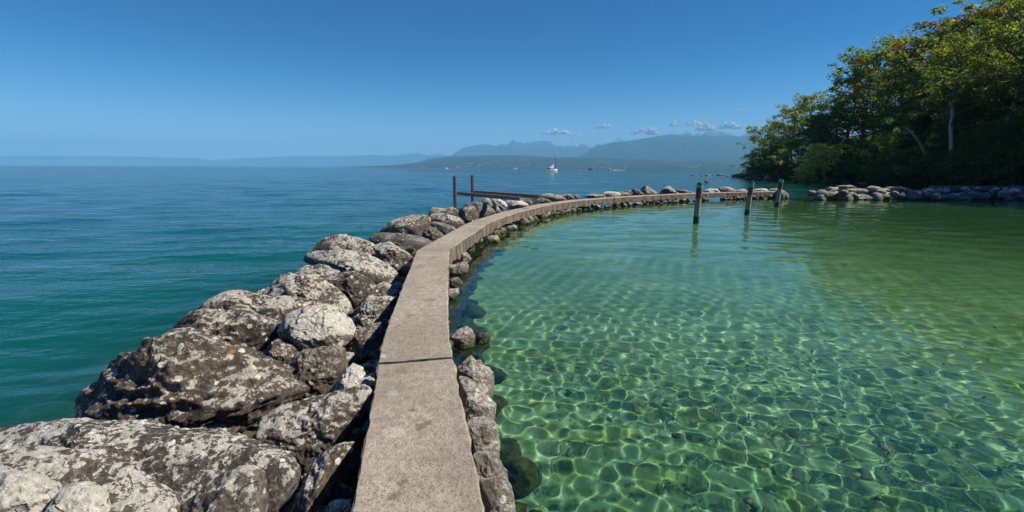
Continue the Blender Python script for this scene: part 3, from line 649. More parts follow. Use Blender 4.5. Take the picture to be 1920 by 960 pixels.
# small stones packed under the far stretch of the wall
SG = 'small stones packed under the far wall edge'
k = 0; s = s_at(1005, 390)
while s < SW[-1]-0.6:
    p = wall_pt(np.array([s]))[0]; d = wall_dir(np.array([s]))[0]; n = np.array([-d[1], d[0]])
    r = fr_.uniform(.07, .15) if fr_.uniform() < .6 else fr_.uniform(.17, .28); q = p+n*fr_.uniform(-.06, .22)
    if noise(np.array([[s*.5, 0, 0]]))[0] > -.28:
        stone((q[0], q[1], fr_.uniform(-.01, .10)), r, ['rock_brown', 'rock_dark', 'rock_clean', 'rock_dark', 'rock_grey'][k % 5], 'small rounded stone packed at the waterline under the far wall edge', SG, 3)
        k += 1
    s += r*fr_.uniform(1.2, 2.2)
# rubble the near slabs stand on
for k in range(44):
    s = fr_.uniform(2.0, s_at(1005, 390)); p = wall_pt(np.array([s]))[0]; d = wall_dir(np.array([s]))[0]; n = np.array([-d[1], d[0]])
    q = p+n*fr_.uniform(.06, .3)
    stone((q[0], q[1], fr_.uniform(-.05, .08)), fr_.uniform(.14, .22), 'rock_dark' if k % 2 else 'rock_brown', 'dark stone set in the shade underneath the near wall slabs', 'stones under the near wall slabs', 3)
# submerged weedy rocks along the foot
WG = 'submerged weedy rocks along the wall foot'
for k in range(46):
    s = 2.6+k*0.33+fr_.uniform(-.1, .1); p = wall_pt(np.array([s]))[0]; d = wall_dir(np.array([s]))[0]; n = np.array([-d[1], d[0]])
    q = p-n*fr_.uniform(.18, .42); r = fr_.uniform(.16, .30)
    o = stone((q[0], q[1], fr_.uniform(-.75, -.42)), r, 'weedy', 'dark weed-covered rock lying under water at the wall foot', WG, 4 if s < 8 else 3, sq=(1, 1, 1.2))
    o.cycles.is_caustics_receiver = True

# ---------------------------------------------------------------- far mountains and shores
def hill_mat(name, forest, field, amount, rock=None, scale=0.0012):
    m = mat(name); t = NT(m); p = t.n['Principled BSDF']; p.inputs['Roughness'].default_value = 1; p.inputs['Specular IOR Level'].default_value = 0
    c = t.coord(kind='Object'); n = t.noise(c, scale, 8, 0.6); n2 = t.noise(c, scale*5, 6, 0.6)
    b = t.mix(t.ramp(n2, 0.35, 0.65), forest, tuple(x*1.6 for x in forest))
    b = t.mix(t.ramp(n, 0.60-amount, 0.63-amount), b, field)
    if rock: 
        sz = t.new('SeparateXYZ'); t.link(c, sz.inputs[0]); hh = t.math('ADD', sz.outputs[2], t.math('MULTIPLY', n2, 500))
        b = t.mix(t.ramp(hh, 850, 1300), b, rock)
    t.link(b, p.inputs['Base Color']); return m
def ridge(name, prof, Yr, Yf, mt, rough=0.06, n=420, rows=26, seed=0, pw=1.15, foot=-2.0, wob=0.6, lam=900):
    prof = np.array(prof, float); px = np.linspace(prof[0, 0], prof[-1, 0], n)
    py = np.interp(px, prof[:, 0], prof[:, 1])
    py = py+wob*fbm(np.stack([px*0.22+seed, px*0, px*0], -1), 4)*0.8
    V = []; py0 = py.copy()
    for r in range(rows+4):
        v = r/rows; wk_ = int(max(0, 1-v)*n*0.22); 
        if wk_ > 1:
            kk = np.hanning(2*wk_+3); kk /= kk.sum(); py = np.convolve(np.pad(py0, wk_+1, 'edge'), kk, 'valid')
        else: py = py0
        vv = min(v, 1.0); Yv = Yf+(Yr-Yf)*vv if v <= 1 else Yr+(v-1)*(Yr-Yf)*1.2
        for i in range(n):
            q = at_y(px[i], py[i], Yr); k = Yv/Yr
            h = max(q[2], 0)*(vv**pw if v <= 1 else max(0, 1-(v-1)*5))
            V.append((q[0]*k, Yv, h))
    V = np.array(V); vv = np.repeat(np.clip(np.arange(rows+4)/rows, 0, 1), n); H = V[:, 2].copy()
    V[:, 2] += rough*ridged(np.stack([V[:, 0]/lam+seed, V[:, 1]/lam*.8, 0*H], -1), 5)*H*np.sin(vv*math.pi)*0.9
    V[vv == 0, 2] = foot
    return tag(mesh_ob(name, V, grid_faces(n, rows+4), mt, smooth=True), kind='structure')
M['h_far'] = hill_mat('far_mountain', (0.03, 0.045, 0.035), (0.10, 0.12, 0.08), -0.06, (0.16, 0.16, 0.15))
M['h_big'] = hill_mat('forest_mountain', (0.022, 0.038, 0.026), (0.12, 0.15, 0.07), -0.07, scale=0.0016)
M['h_low'] = hill_mat('shore_plain', (0.020, 0.034, 0.026), (0.17, 0.16, 0.11), -0.01, scale=0.004)
M['h_left'] = hill_mat('left_shore', (0.03, 0.045, 0.038), (0.15, 0.15, 0.11), 0.0, scale=0.003)
ridge('faint_mountains', [(300,306),(400,300),(450,297),(500,295),(567,291.7),(633,293),(700,290),(740,292),(760,289),(785,286),(803,292),(815,288),(843,291),(880,296),(900,305)], 19500, 15500, M['h_far'], seed=1)
ridge('jagged_mountains', [(800,308),(825,300),(847,291),(859,283),(868.7,277),(882.6,274),(896,272),(908,269.7),(918,271),(928,273.7),(940,269.7),(948,271),(956,269),(960,263),(963.8,260.4),(967,263),(970.7,267.5),(973.7,264),(978,267),(981.6,269.3),(988,267),(995.4,268.5),(1003,265),(1009,265),(1017,263),(1025,264),(1033,265),(1037,270),(1041,273),(1057,275.5),(1066.7,273),(1082.6,275.6),(1090.5,269),(1096,271),(1102,275),(1112,277),(1116,272),(1125,270),(1140,285),(1160,300)], 15000, 11200, M['h_far'], seed=4, rough=.14, wob=.5, lam=1500)
ridge('back_mountain', [(1270,290),(1300,262),(1315,254),(1322,248),(1329,245),(1336,246),(1342.5,247.8),(1354,246),(1362,249),(1372.5,252.5),(1387.5,256),(1397,250.6),(1406,251.6),(1415.6,247.8),(1440,252),(1480,258),(1530,275)], 12400, 10800, M['h_far'], seed=9, wob=.8)
ridge('forest_mountain', [(1040,308),(1087.5,293.7),(1108,278.7),(1120,274),(1132.5,270.3),(1151,266),(1183,263.7),(1220.6,257),(1240,254),(1254.4,252.5),(1286,253.4),(1320,255.3),(1361,254.4),(1399,256),(1436,254),(1520,262),(1620,290)], 11000, 7200, M['h_big'], seed=13, pw=.95, rough=.13, lam=1300)
ridge('wooded_hill', [(1180,309),(1234,297.5),(1258,292),(1286,285),(1305,283.4),(1333,286),(1380,280.6),(1414,282.5),(1500,286),(1600,300)], 9000, 6600, M['h_big'], seed=17, rough=.14, wob=.4, lam=700)
ridge('small_hill', [(760,312),(787.5,304),(803,296),(819,294),(843,293),(870,294),(900,303)], 10200, 8500, M['h_big'], seed=19, rough=.06, wob=.3)
ridge('shore_plain', [(634,313.1),(660,312.4),(700,311),(740,309.6),(763.8,307),(795.4,302),(823,297),(851,293),(898,291.5),(977.6,291),(1037,295),(1076.6,294.7),(1136,296.6),(1211,299),(1267.5,301),(1342,299),(1399,305),(1500,304),(1600,306)], 7000, 4700, M['h_low'], seed=23, rough=.05, wob=.35, lam=300, pw=1.0)
ridge('left_shore', [(-700,308),(-500,299),(-350,294),(-200,293),(0,292),(80,291.7),(167,292.7),(230,293.5),(300,295),(367,296.7),(400,300),(430,300),(443,298),(460,296),(480,297),(540,301),(620,306),(700,313)], 17500, 15000, M['h_left'], seed=29, rough=.06, wob=.35, lam=500)

# houses of the far shores: one small house, copied
M['plaster'] = plain('white_plaster', (0.42, 0.40, 0.37), 0.8, 0, 0.1, .2)
M['tiles'] = plain('roof_tiles', (0.28, 0.15, 0.10), 0.8, 0, 0.2, .3)
def house_mesh():
    h = MB(); h.box((0, 0, 3.2), (13, 10, 6.4)); o = h.build('far_house', M['plaster'])
    m = o.data; bm = bmesh.new(); bm.from_mesh(m); 
    a = [bm.verts.new(p) for p in ((-6.9, -5.5, 6.2), (6.9, -5.5, 6.2), (6.9, 5.5, 6.2), (-6.9, 5.5, 6.2), (-6.9, 0, 9.4), (6.9, 0, 9.4))]
    for f in ((0, 1, 5, 4), (2, 3, 4, 5), (0, 4, 3), (1, 2, 5), (3, 2, 1, 0)):
        ff = bm.faces.new([a[i] for i in f]); ff.material_index = 1
    bm.to_mesh(m); bm.free(); m.materials.append(M['tiles']); return o
hz = bpy.data.objects
def hill_height(name):
    o = bpy.data.objects[name]; n = len(o.data.vertices); V = np.zeros(n*3); o.data.vertices.foreach_get('co', V); return V.reshape(-1, 3)
HP = {k: hill_height(k) for k in ('shore_plain', 'left_shore')}
def ground_at(hn, x, y):
    V = HP[hn]; return V[np.argmin((V[:, 0]-x)**2+(V[:, 1]-y)**2), 2]
h0 = house_mesh(); first = True
hr = np.random.default_rng(41)
for hn, label, grp, n, lo, hi, Y0, Y1, scl in (
        ('shore_plain', 'small pale house with tiled roof on the hazy far shore', 'houses on the far right shore', 110, 830, 1400, 4720, 5350, .62),
        ('left_shore', 'pale town building on the faint far left shore', 'town buildings on the far left shore', 110, 10, 360, 15050, 16000, 2.6)):
    for k in range(n):
        if hn == 'shore_plain': px = hr.choice([870, 930, 985, 1120, 1165, 1300, 1370])+hr.normal()*26
        else: px = hr.choice([60, 130, 170, 230, 265])+hr.normal()*32
        yy = Y0+(Y1-Y0)*hr.uniform()**1.5; q = at_y(px, 310, yy); z = ground_at(hn, q[0], yy)
        o = h0 if first else h0.copy()
        if not first: col.objects.link(o)
        first = False
        o.location = (q[0], yy, z+0.3); o.rotation_euler.z = hr.uniform(0, 3.14); s_ = scl*hr.uniform(.7, 1.5); o.scale = (s_*hr.uniform(.8, 1.4), s_, s_)
        tag(o, label, 'house', grp)

# ---------------------------------------------------------------- clouds (beyond the haze)
M['cloud'] = mat('cloud'); t = NT(M['cloud']); t.n.clear(); out = t.new('OutputMaterial'); d_ = t.new('BsdfDiffuse'); d_.inputs[0].default_value = (.97, .97, .97, 1)
tr__ = t.new('BsdfTranslucent'); tr__.inputs[0].default_value = (.97, .96, .95, 1); mx_ = t.new('MixShader'); mx_.inputs[0].default_value = .5
t.link(d_.outputs[0], mx_.inputs[1]); t.link(tr__.outputs[0], mx_.inputs[2]); t.link(mx_.outputs[0], out.inputs[0])
cl = [(818,271,10,5),(852,273,16,7),(950,246.5,14,5),(976,251,12,4),(989,247.5,9,5),(1045,246.5,64,12),(1084,254,32,7),(1086,243,11,6),(1133,236.5,34,10),(1193,230,15,4),
      (1162,260,16,9),(1191,247,24,10),(1204,243,16,11),(1222,245,24,15),(1264,232,17,10),(1263,250,19,7),(1303,230,34,11),(1324,238,42,14),(1286,250,22,9),(1308,251,18,7),(1367,234.5,48,14),
      (1386.5,204.7,11,5),(1285,221,4,6),(1402,250,16,6),(528,272.7,13,7),(567,272.7,17,8),(602,277,12,6),(700,272,20,6),(725,275,14,5)]
cr_ = np.random.default_rng(77); Uc, Fcc = ICO[3]; YC = 36000
for (cx, cy, w, h) in cl:
    V = []; Fs = []; nv = 0; m = F/YC
    nb = max(8, int(w*h/6))
    for k in range(nb):
        u = cr_.uniform(-1, 1); hh_ = (1-abs(u)**1.6)*(0.45+0.55*abs(math.sin(u*5+cx)))
        vpos = -0.5+cr_.uniform(0, 1)*hh_
        r = h*0.62*cr_.uniform(.22, .42)*(0.55+.45*hh_)
        c = at_y(cx+u*w*0.47, cy-vpos*h*0.8, YC+cr_.uniform(-1, 1)*w/m*0.25)
        U = Uc*np.array([1.25, 1.2, .85])*r/m
        U = U*(1+0.30*fbm(Uc*2.2+cr_.uniform(0, 60, 3), 4))[:, None]
        V.append(U+c); Fs.append(Fcc+nv); nv += len(U)
    tag(mesh_ob('cloud', np.concatenate(V), np.concatenate(Fs), M['cloud'], smooth=True), kind='structure')

# ---------------------------------------------------------------- wooded shore on the right
def hill_z(X, Y):
    d = shore_d(X, Y); P = np.stack([X*0.06, Y*0.06, 0*X], -1).reshape(-1, 3)
    z = np.interp(d, [-6, -0.5, 2, 8, 25, 60, 120], [-0.8, 0.0, 0.9, 3.2, 10, 19, 24])
    return z+0.9*fbm(P, 3).reshape(X.shape)*smooth(0, 6, d)
gx = np.arange(36, 190, 1.5); gy = np.arange(-60, 170, 1.5); GX, GY = np.meshgrid(gx, gy)
M['soil'] = plain('forest_floor', (0.045, 0.038, 0.022), 1, 0, 0.5, .6)
GZ = hill_z(GX, GY); GZ = np.where(shore_d(GX, GY) < -1.5, -1.2, GZ)
tag(mesh_ob('wooded_slope', np.stack([GX, GY, GZ], -1).reshape(-1, 3), grid_faces(len(gx), len(gy)), M['soil'], smooth=True), kind='structure')

def leaves(centres, radii, per, size, seed, flat=0.6, droop=0.2):
    r = np.random.default_rng(seed); C = np.repeat(np.asarray(centres), per, axis=0); Rr = np.repeat(np.asarray(radii), per)
    d = r.normal(size=C.shape); d /= np.linalg.norm(d, axis=1)[:, None]
    rad = r.uniform(0, 1, len(C))**0.45
    P = C+d*(rad*Rr)[:, None]*np.array([1, 1, flat])
    n = r.normal(size=C.shape)*0.7+np.array([0, 0, .9])+d*0.5; n /= np.linalg.norm(n, axis=1)[:, None]
    a = np.cross(n, r.normal(size=C.shape)); a /= np.linalg.norm(a, axis=1)[:, None]; b = np.cross(n, a)
    s = size*r.uniform(.6, 1.35, len(C))[:, None]
    q0 = P-a*s*.5; q1 = P+b*s*.33+a*s*.05; q2 = P+a*s*.62-n*s*.1; q3 = P-b*s*.33+a*s*.05
    V = np.stack([q0, q1, q2, q3], 1).reshape(-1, 3)
    return V, np.arange(len(V)).reshape(-1, 4)
def tree_proto(seed, H, spread, mt, bark, base=0.25, airy=1.0, per=90, leaf=.26, lean=0.0, up=0.5, clump=1.0, label='', cat='tree', group=None, mat2=None, limb_mat=None):
    lb_ = MB(); r = np.random.default_rng(seed); root = empty('tree', (0, 0, 0), label, cat, group)
    tb = MB(); n = 12; zz = np.linspace(0, 1, n)
    px_ = np.cumsum(r.normal(size=n))*0.10*H/15+lean*zz**1.5*H; py_ = np.cumsum(r.normal(size=n))*0.10*H/15
    px_[0] = py_[0] = 0
    tr = np.stack([px_, py_, zz*H*0.88-0.8], -1); tb.tube(tr, np.interp(zz, [0, .1, 1], [.30, .22, .04])*H/15*1.0, 8)
    cents = []; rads = []
    nl = int(17*airy)+6
    for k in range(nl):
        t = base+(1-base)*(k+r.uniform(0, .8))/nl; z = np.interp(t, zz, tr[:, 2]); o = np.array([np.interp(t, zz, tr[:, 0]), np.interp(t, zz, tr[:, 1]), z])
        az_ = k*2.4+r.normal()*.5; L = spread*(math.sin(min(1, (1-t)*1.15+.22)*math.pi*.62))*r.uniform(.65, 1.2)
        e = o+np.array([math.cos(az_)*L, math.sin(az_)*L, L*up*r.uniform(.5, 1.3)])
        mid = (o+e)/2+np.array([0, 0, -.10*L])+r.normal(size=3)*.12*L
        (lb_ if limb_mat else tb).tube([o, mid, e], np.array([.085, .055, .018])*H/15, 5, cap=False)
        for q in range(5):
            f = r.uniform(.45, 1.05); b0 = o+(e-o)*f+ (0.10*L)*r.normal(size=3)*.3
            b1 = b0+r.normal(size=3)*np.array([.28, .28, .18])*L+np.array([0, 0, .12*L])
            if q < 3: (lb_ if limb_mat else tb).tube([b0, (b0+b1)/2+r.normal(size=3)*.05*L, b1], np.array([.035, .022, .008])*H/15, 4, cap=False)
            cents.append(b1); rads.append(r.uniform(.55, 1.15)*clump)
    tb.build('trunk', bark, root, smooth=True)
    if limb_mat: lb_.build('limbs', limb_mat, root, smooth=True)
    V, Fq = leaves(cents, rads, per, leaf, seed+5)
    cr = mesh_ob('crown', V, Fq, mt, root)
    if mat2 is not None:
        cr.data.materials.append(mat2); zc = V.reshape(-1, 4, 3).mean(1); hh_ = zc[:, 2]/H+zc[:, 0]*-.02
        idx = ((hh_+0.18*noise(zc*.5) > 0.76)).astype(np.int32); cr.data.polygons.foreach_set('material_index', idx)
    return root
def copy_tree(o):
    c = o.copy(); col.objects.link(c)
    for ch in list(o.children):
        d = ch.copy(); col.objects.link(d); d.parent = c
    return c
PR = {
 'dark': tree_proto(1, 15, 4.6, M['leaf_dark'], M['bark'], .12, 1.3, 100, .27, clump=1.15),
 'green': tree_proto(2, 15, 4.2, M['leaf_green'], M['bark'], .2, 1.1, 62, .27, clump=.85),
 'olive': tree_proto(3, 16, 3.8, M['leaf_olive'], M['bark'], .3, 1.0, 50, .26, up=.75, clump=.78),
 'maple': tree_proto(4, 16, 5.0, M['leaf_green'], M['bark'], .2, 1.2, 80, .27, mat2=M['leaf_orange']),
 'birch': tree_proto(6, 18, 3.6, M['leaf_olive'], M['bark_pale'], .42, 1.0, 60, .24, up=.8, clump=.95, limb_mat=M['bark']),
 'bright': tree_proto(8, 6.2, 2.6, M['leaf_sun_painted'], M['bark'], .05, 1.0, 75, .22, up=.6, clump=.62),
 'bush': tree_proto(9, 5.0, 3.2, M['leaf_dark'], M['bark'], .02, 1.0, 80, .25, up=.45, clump=.85),
 'reach': tree_proto(10, 13, 4.6, M['leaf_olive'], M['bark'], .18, 1.0, 60, .24, lean=-.22, up=.3, clump=.85),
}
used = set()
def plant(kind, px, Y, top_py, label, group=None, rz=0.0, cat='tree', wide=1.0, H0={'dark': 15, 'green': 15, 'olive': 16, 'maple': 16, 'birch': 18, 'bright': 6.2, 'bush': 5.0, 'reach': 13}):
    g = at_y(px, 330, Y); x = g[0]; z = float(hill_z(np.array([x]), np.array([Y]))[0]); z = max(z, -0.2)
    tp = at_y(px, top_py, Y)[2]; H = max(2.0, tp-z); s = H/(H0[kind]*1.0)
    o = copy_tree(PR[kind]) if kind in used else PR[kind]; used.add(kind)
    o.location = (x, Y, z-0.15); o.scale = (s*wide, s*wide, s); o.rotation_euler.z = rz
    o.name = 'shrub' if cat == 'shrub' else 'tree'
    tag(o, label, cat, group); return o
plant('reach', 1437, 124, 226, 'tree at the point reaching out to the left over the lake', rz=.15, wide=1.1)
plant('olive', 1452, 118, 212, 'thin-crowned olive tree standing just behind the reaching one at the point', rz=1.0, wide=1.1)
plant('green', 1478, 112, 178, 'sunlit green tree, second step of the rising tree line', rz=2.0)
plant('olive', 1508, 106, 158, 'tall airy tree with light showing through, left part of the tree line', rz=.4, wide=1.1)
plant('dark', 1540, 100, 185, 'dense dark tree below and between the two airy ones', rz=3.0)
plant('olive', 1577, 96, 106, 'high spreading airy tree breaking the skyline in the middle of the slope', rz=2.6, wide=1.25)
plant('green', 1608, 93, 66, 'feathery tree top left of the highest rounded crown', rz=4.4)
plant('olive', 1650, 88, 36, 'broad green crown forming a rounded top on the skyline', rz=5.2, wide=1.2)
plant('maple', 1722, 78, 34, 'maple with reddish brown upper leaves hanging towards the water', rz=0.2, wide=1.15)
plant('maple', 1762, 72, -12, 'taller maple with orange and brown leaves at the top of the slope', rz=3.4, wide=1.05)
plant('birch', 1777, 60, 30, 'slender tree with a straight pale trunk showing through the leaves', rz=1.7)
plant('birch', 1862, 57, -60, 'tall tree with a dark straight upper trunk running out of the picture top', rz=4.0)
plant('olive', 1815, 74, -28, 'bright olive tree at the top edge right of the orange maple', rz=2.2, wide=1.2)
plant('green', 1905, 70, -60, 'yellow-green tree filling the upper right corner', rz=.9, wide=1.2)
plant('bright', 1537, 81, 260, 'light yellow-green bush with sunlight put into its leaf colour at the water edge', rz=.6, cat='shrub', wide=1.25)
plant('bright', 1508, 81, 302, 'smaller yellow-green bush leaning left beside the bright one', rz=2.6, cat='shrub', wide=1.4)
plant('bright', 1690, 70, 196, 'yellow-green tree with painted-in sun above the leaning bare trunk', rz=1.6, wide=.85)
DG = 'dark trees on the shaded slope'
tr_ = np.random.default_rng(21)
for px, Y, top in [(1425,122,272),(1458,114,250),(1490,106,232),(1520,98,224),(1560,92,190),(1625,104,110),(1700,84,92),(1690,78,150),(1735,76,120),(1745,88,60),
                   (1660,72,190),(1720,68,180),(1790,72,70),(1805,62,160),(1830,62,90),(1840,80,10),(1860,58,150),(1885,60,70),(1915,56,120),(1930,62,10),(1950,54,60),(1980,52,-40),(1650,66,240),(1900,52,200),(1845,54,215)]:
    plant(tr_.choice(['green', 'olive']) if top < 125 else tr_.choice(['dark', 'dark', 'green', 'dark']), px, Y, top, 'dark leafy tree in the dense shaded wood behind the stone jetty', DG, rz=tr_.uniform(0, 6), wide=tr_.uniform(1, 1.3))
BG_ = 'bushes overhanging the shore'
for px, Y, top in [(1420,124,300),(1440,118,296),(1465,109,300),(1485,100,302),(1560,84,306),(1585,80,300),(1605,77,296),(1632,73,290),(1655,70,296),(1680,66,290),(1705,64,292),(1735,61.5,284),(1765,60,290),(1790,58,280),(1820,56,286),(1850,54,276),(1880,53,284),(1910,51,272),(1945,50,270)]:
    plant('bush', px, Y, top, 'low dark green bush overhanging the water below the wood', BG_, rz=tr_.uniform(0, 6), cat='shrub', wide=tr_.uniform(1.1, 1.6))
# trees a little outside the picture that throw the shade on the jetty
for x, y, H in [(55, 33, 23), (56, 38, 25), (58, 42, 24), (62, 35, 25), (57, 28, 19), (64, 40, 24), (66, 30, 20)]:
    o = copy_tree(PR['dark']); z = float(hill_z(np.array([x*1.0]), np.array([y*1.0]))[0]); o.location = (x, y, z); o.scale = (H/15*1.25, H/15*1.25, H/15); o.rotation_euler.z = tr_.uniform(0, 6)
    tag(o, 'dark leafy tree in the dense shaded wood behind the stone jetty', 'tree', DG)
# undergrowth on the slope
n_u = 2600; ux = tr_.uniform(44, 120, n_u*4); uy = tr_.uniform(20, 150, n_u*4); dd = shore_d(ux, uy); k = (dd > 0.3) & (dd < 26); ux, uy = ux[k][:n_u], uy[k][:n_u]
uz = hill_z(ux, uy)+tr_.uniform(.1, 1.5, len(ux)); V, Fq = leaves(np.stack([ux, uy, uz], -1), tr_.uniform(.8, 1.7, len(ux)), 42, .32, 99, flat=.7)
tag(mesh_ob('undergrowth', V, Fq, M['leaf_dark']), 'dark green undergrowth covering the wooded slope', 'undergrowth', kind='stuff')
# leaning bare trunk and dead branches
b = MB(); P = [at_y(1745, 312, 61), at_y(1735, 288, 60), at_y(1722, 264, 59.5), at_y(1706, 245, 59), at_y(1697, 239, 59), at_y(1684, 237, 59)]
b.tube(P, [.15, .14, .12, .10, .04, .015], 8); b.tube([P[2], at_y(1700, 259, 58.8), at_y(1684, 262, 58.6), at_y(1672, 275, 58.4)], [.035, .03, .02, .01], 6)
b.tube([P[1], at_y(1728, 299, 59.5), at_y(1714, 310, 59)], [.05, .035, .012], 6)
tag(b.build('fallen_tree', M['bark_pale'], origin=tuple(P[0]), smooth=True), 'bare whitish trunk leaning left out of the dark bushes', 'dead tree')
b = MB()
for k in range(16):
    a = tr_.uniform(-.9, .9); L = tr_.uniform(8, 26); b.tube([at_y(1684, 330, 60.5), at_y(1684+a*L*.5, 330-L*.6, 60.3), at_y(1684+a*L, 330-L, 60.0)], [.03, .02, .008], 4)
tag(b.build('dead_branches', M['bark_pale'], origin=tuple(at_y(1684, 330, 60.5)), smooth=True), 'fan of thin dead grey twigs above the water', 'dead branches')

# ---------------------------------------------------------------- stone jetty on the right
JG = 'rocks of the right-hand stone jetty'
def jb(poly, mt, label, dep, **k): return boulder(poly, mt, label, group=JG, depth=dep, lvl=4, **k)
def dpt(x): return 33.6+(x-1535)*0.0062     # distance along the view axis
JL = [([(1549,351),(1560,350),(1573,350),(1573,356),(1564,361),(1556,365),(1550,359)],'rock_clean','blocky pale brown rock on the upper left end of the jetty',0),
 ([(1566,348.5),(1580,347),(1597,347),(1600,350),(1609,352),(1588,354),(1572,352)],'rock_clean','flat slab lying highest on the jetty end',.6),
 ([(1586,354),(1605,353),(1622,354),(1628,359),(1624,362),(1598,362),(1586,358)],'rock_clean','long wedge rock over the lens-shaped one on the jetty',-.2),
 ([(1535,368),(1542,363),(1551,365),(1556,372),(1552,376),(1536,375)],'rock_dark','low dark rock, outermost of the jetty end',-.3),
 ([(1557,366),(1572,358),(1590,359),(1593,365),(1586,372),(1572,375),(1560,373)],'rock_spot','rounded rock with a bright patch under the blocky one',-.5),
 ([(1592,371),(1604,366),(1616,363),(1630,365),(1636,371),(1636,376),(1618,377),(1594,374)],'rock_clean','lens-shaped sunlit rock at the water near the jetty end',-.9),
 ([(1624,352),(1634,348),(1652,350.5),(1653,354),(1638,357),(1627,358)],'rock_clean','yellowish rounded rock on top, second group of the jetty',.1),
 ([(1634,357),(1653,353),(1667,353),(1673,359),(1655,362),(1640,361)],'rock_spot','grey layered rock right under the yellowish one',-.1),
 ([(1633,362),(1658,360),(1671,361),(1670,372),(1655,374),(1638,371)],'rock_spot','squared grey rock in the middle of the second jetty group',-.4),
 ([(1636,373),(1653,370),(1662,372),(1661,378),(1645,378)],'rock_clean','small bright rock at the waterline below the squared one',-.9),
 ([(1653,352),(1672,349.5),(1690,349),(1692,355),(1676,359),(1660,355)],'rock_clean','long flat slab bridging a dark hollow on the jetty',.2),
 ([(1689,350),(1699,349),(1711,355),(1722,361),(1724,372),(1707,377),(1691,372)],'rock_dark','large dark sloping rock right of the hollow',0),
 ([(1682,362),(1687,360),(1689,368),(1687,375),(1683,375)],'rock_pale','thin upright pale stone inside the hollow',-.2),
 ([(1698,375),(1706,373.5),(1711,377),(1704,379),(1698,378)],'rock_pale','small white stone in the water before the dark sloping rock',-1),
 ([(1718,357),(1734,356),(1742,363),(1740,373),(1728,377),(1718,374)],'rock_orange','rusty pink-patched rock where the jetty shade begins',-.1),
 ([(1733,354),(1743,352),(1756,362),(1751,368),(1738,366)],'rock_pale','slanting bluish slab right of the rusty rock',0),  # from here paler rock colours stand in for light in the shade
 ([(1750,355),(1762,352),(1776,352),(1782,359),(1780,368),(1762,373),(1752,365)],'rock_spot','big white-speckled block in the jetty shade',0),
 ([(1778,366),(1793,360),(1799,364),(1806,372),(1797,376),(1778,376)],'rock_pale','smooth domed bluish rock at the waterline in the shade',-.5),
 ([(1754,371),(1762,366),(1773,372),(1772,377),(1757,377)],'rock_pale','small pale rock at the water below the speckled block',-.8),
 ([(1800,354),(1810,350),(1819,352),(1822,357),(1802,358)],'rock_pale','rounded bluish cap rock standing on the jetty slab',.3),
 ([(1800,361),(1824,357),(1828,371),(1814,375),(1799,370)],'rock_spot','dark grey rock under the rounded cap rock',-.1),
 ([(1822,354),(1835,349.5),(1850,354),(1845,357),(1824,357)],'rock_spot','flat-domed white-flecked rock on top, right half of the jetty',.3),
 ([(1824,361),(1838,358),(1846,366),(1842,374),(1828,375)],'rock_dark','dark rock half hidden left of the largest shaded one',0),
 ([(1841,369),(1852,360),(1874,358),(1884,364),(1893,371),(1889,376),(1850,376)],'rock_spot','largest shaded rock with white flecks near the right edge',-.4),
 ([(1858,355),(1870,350.5),(1876,354),(1868,358)],'rock_pale','small rounded top rock above the largest shaded one',.3),
 ([(1875,353),(1884,350),(1892,350),(1892,356),(1878,357)],'rock_pale','small squarish top rock left of the rock with the blue bag',.3),
 ([(1878,357),(1890,355),(1893,364),(1884,366)],'rock_pale','pale blotched rock wedged under the squarish one',0),
 ([(1890,356),(1898,352),(1913,352),(1917,357),(1914,363),(1893,363)],'rock_pale','flat-topped bluish rock carrying the blue bag',0),
 ([(1888,364),(1915,362),(1935,368),(1930,378),(1892,378)],'rock_dark','dark rock at the right picture edge by the waterline',-.2),
 ([(1916,356),(1935,354),(1950,360),(1945,372),(1920,370)],'rock_spot','grey rock cut by the right picture edge',.2)]
for poly, mt, label, dd_ in JL: jb(poly, mt, label, dpt(np.mean([p[0] for p in poly]))+dd_, facets=6, thick=1.2)
for k in range(46):
    x = tr_.uniform(1545, 1960); q = at_z(x, 371, 0.18); stone((q[0], q[1]+tr_.uniform(.3, 1.8), tr_.uniform(-.05, .45)), tr_.uniform(.3, .5), ['rock_dark', 'rock_mid', 'rock_grey'][k % 3], 'dark rock packed inside the right-hand jetty', 'inner rocks of the right-hand jetty', 3, cat='boulder', name='boulder')
jw = MB(); a = at_z(1775, 372, 0)+[0, .9, 0]; L = 16; jw.box((a[0]+L/2, a[1]+.5, .72), (L, .55, .34))
tag(jw.build('jetty_wall', M['concrete'], origin=(a[0]+L/2, a[1]+.5, .55)), 'straight pale concrete strip showing between the rocks of the right jetty', 'wall')

# ---------------------------------------------------------------- mooring piles
def wood(name, a, b_):
    m = mat(name); t = NT(m); p = t.n['Principled BSDF']; p.inputs['Roughness'].default_value = .85
    c = t.coord(scale=(9, 9, .8)); n = t.noise(c, 3, 6, .65); f = t.noise(t.coord(), 3, 5)
    colr = t.mix(t.ramp(n, .35, .65), a, b_); colr = t.mix(t.ramp(f, .5, .7, 0, .5), colr, tuple(x*.45 for x in a)); t.link(colr, p.inputs['Base Color'])
    t.link(t.bump(n, .01), p.inputs['Normal']); return m
M['wood_grey'] = wood('weathered_wood', (.17, .15, .13), (.30, .27, .23)); M['wood_brown'] = wood('brown_painted_wood', (.10, .038, .022), (.19, .075, .04))
M['green_paint'] = plain('green_paint', (.02, .38, .27), .6, 0, .35, 25); M['cap_dark'] = plain('rotten_wood', (.05, .045, .035), .95, 0, .5, 20); M['wet_wood'] = wood('wet_wood', (.03, .026, .022), (.07, .06, .045))
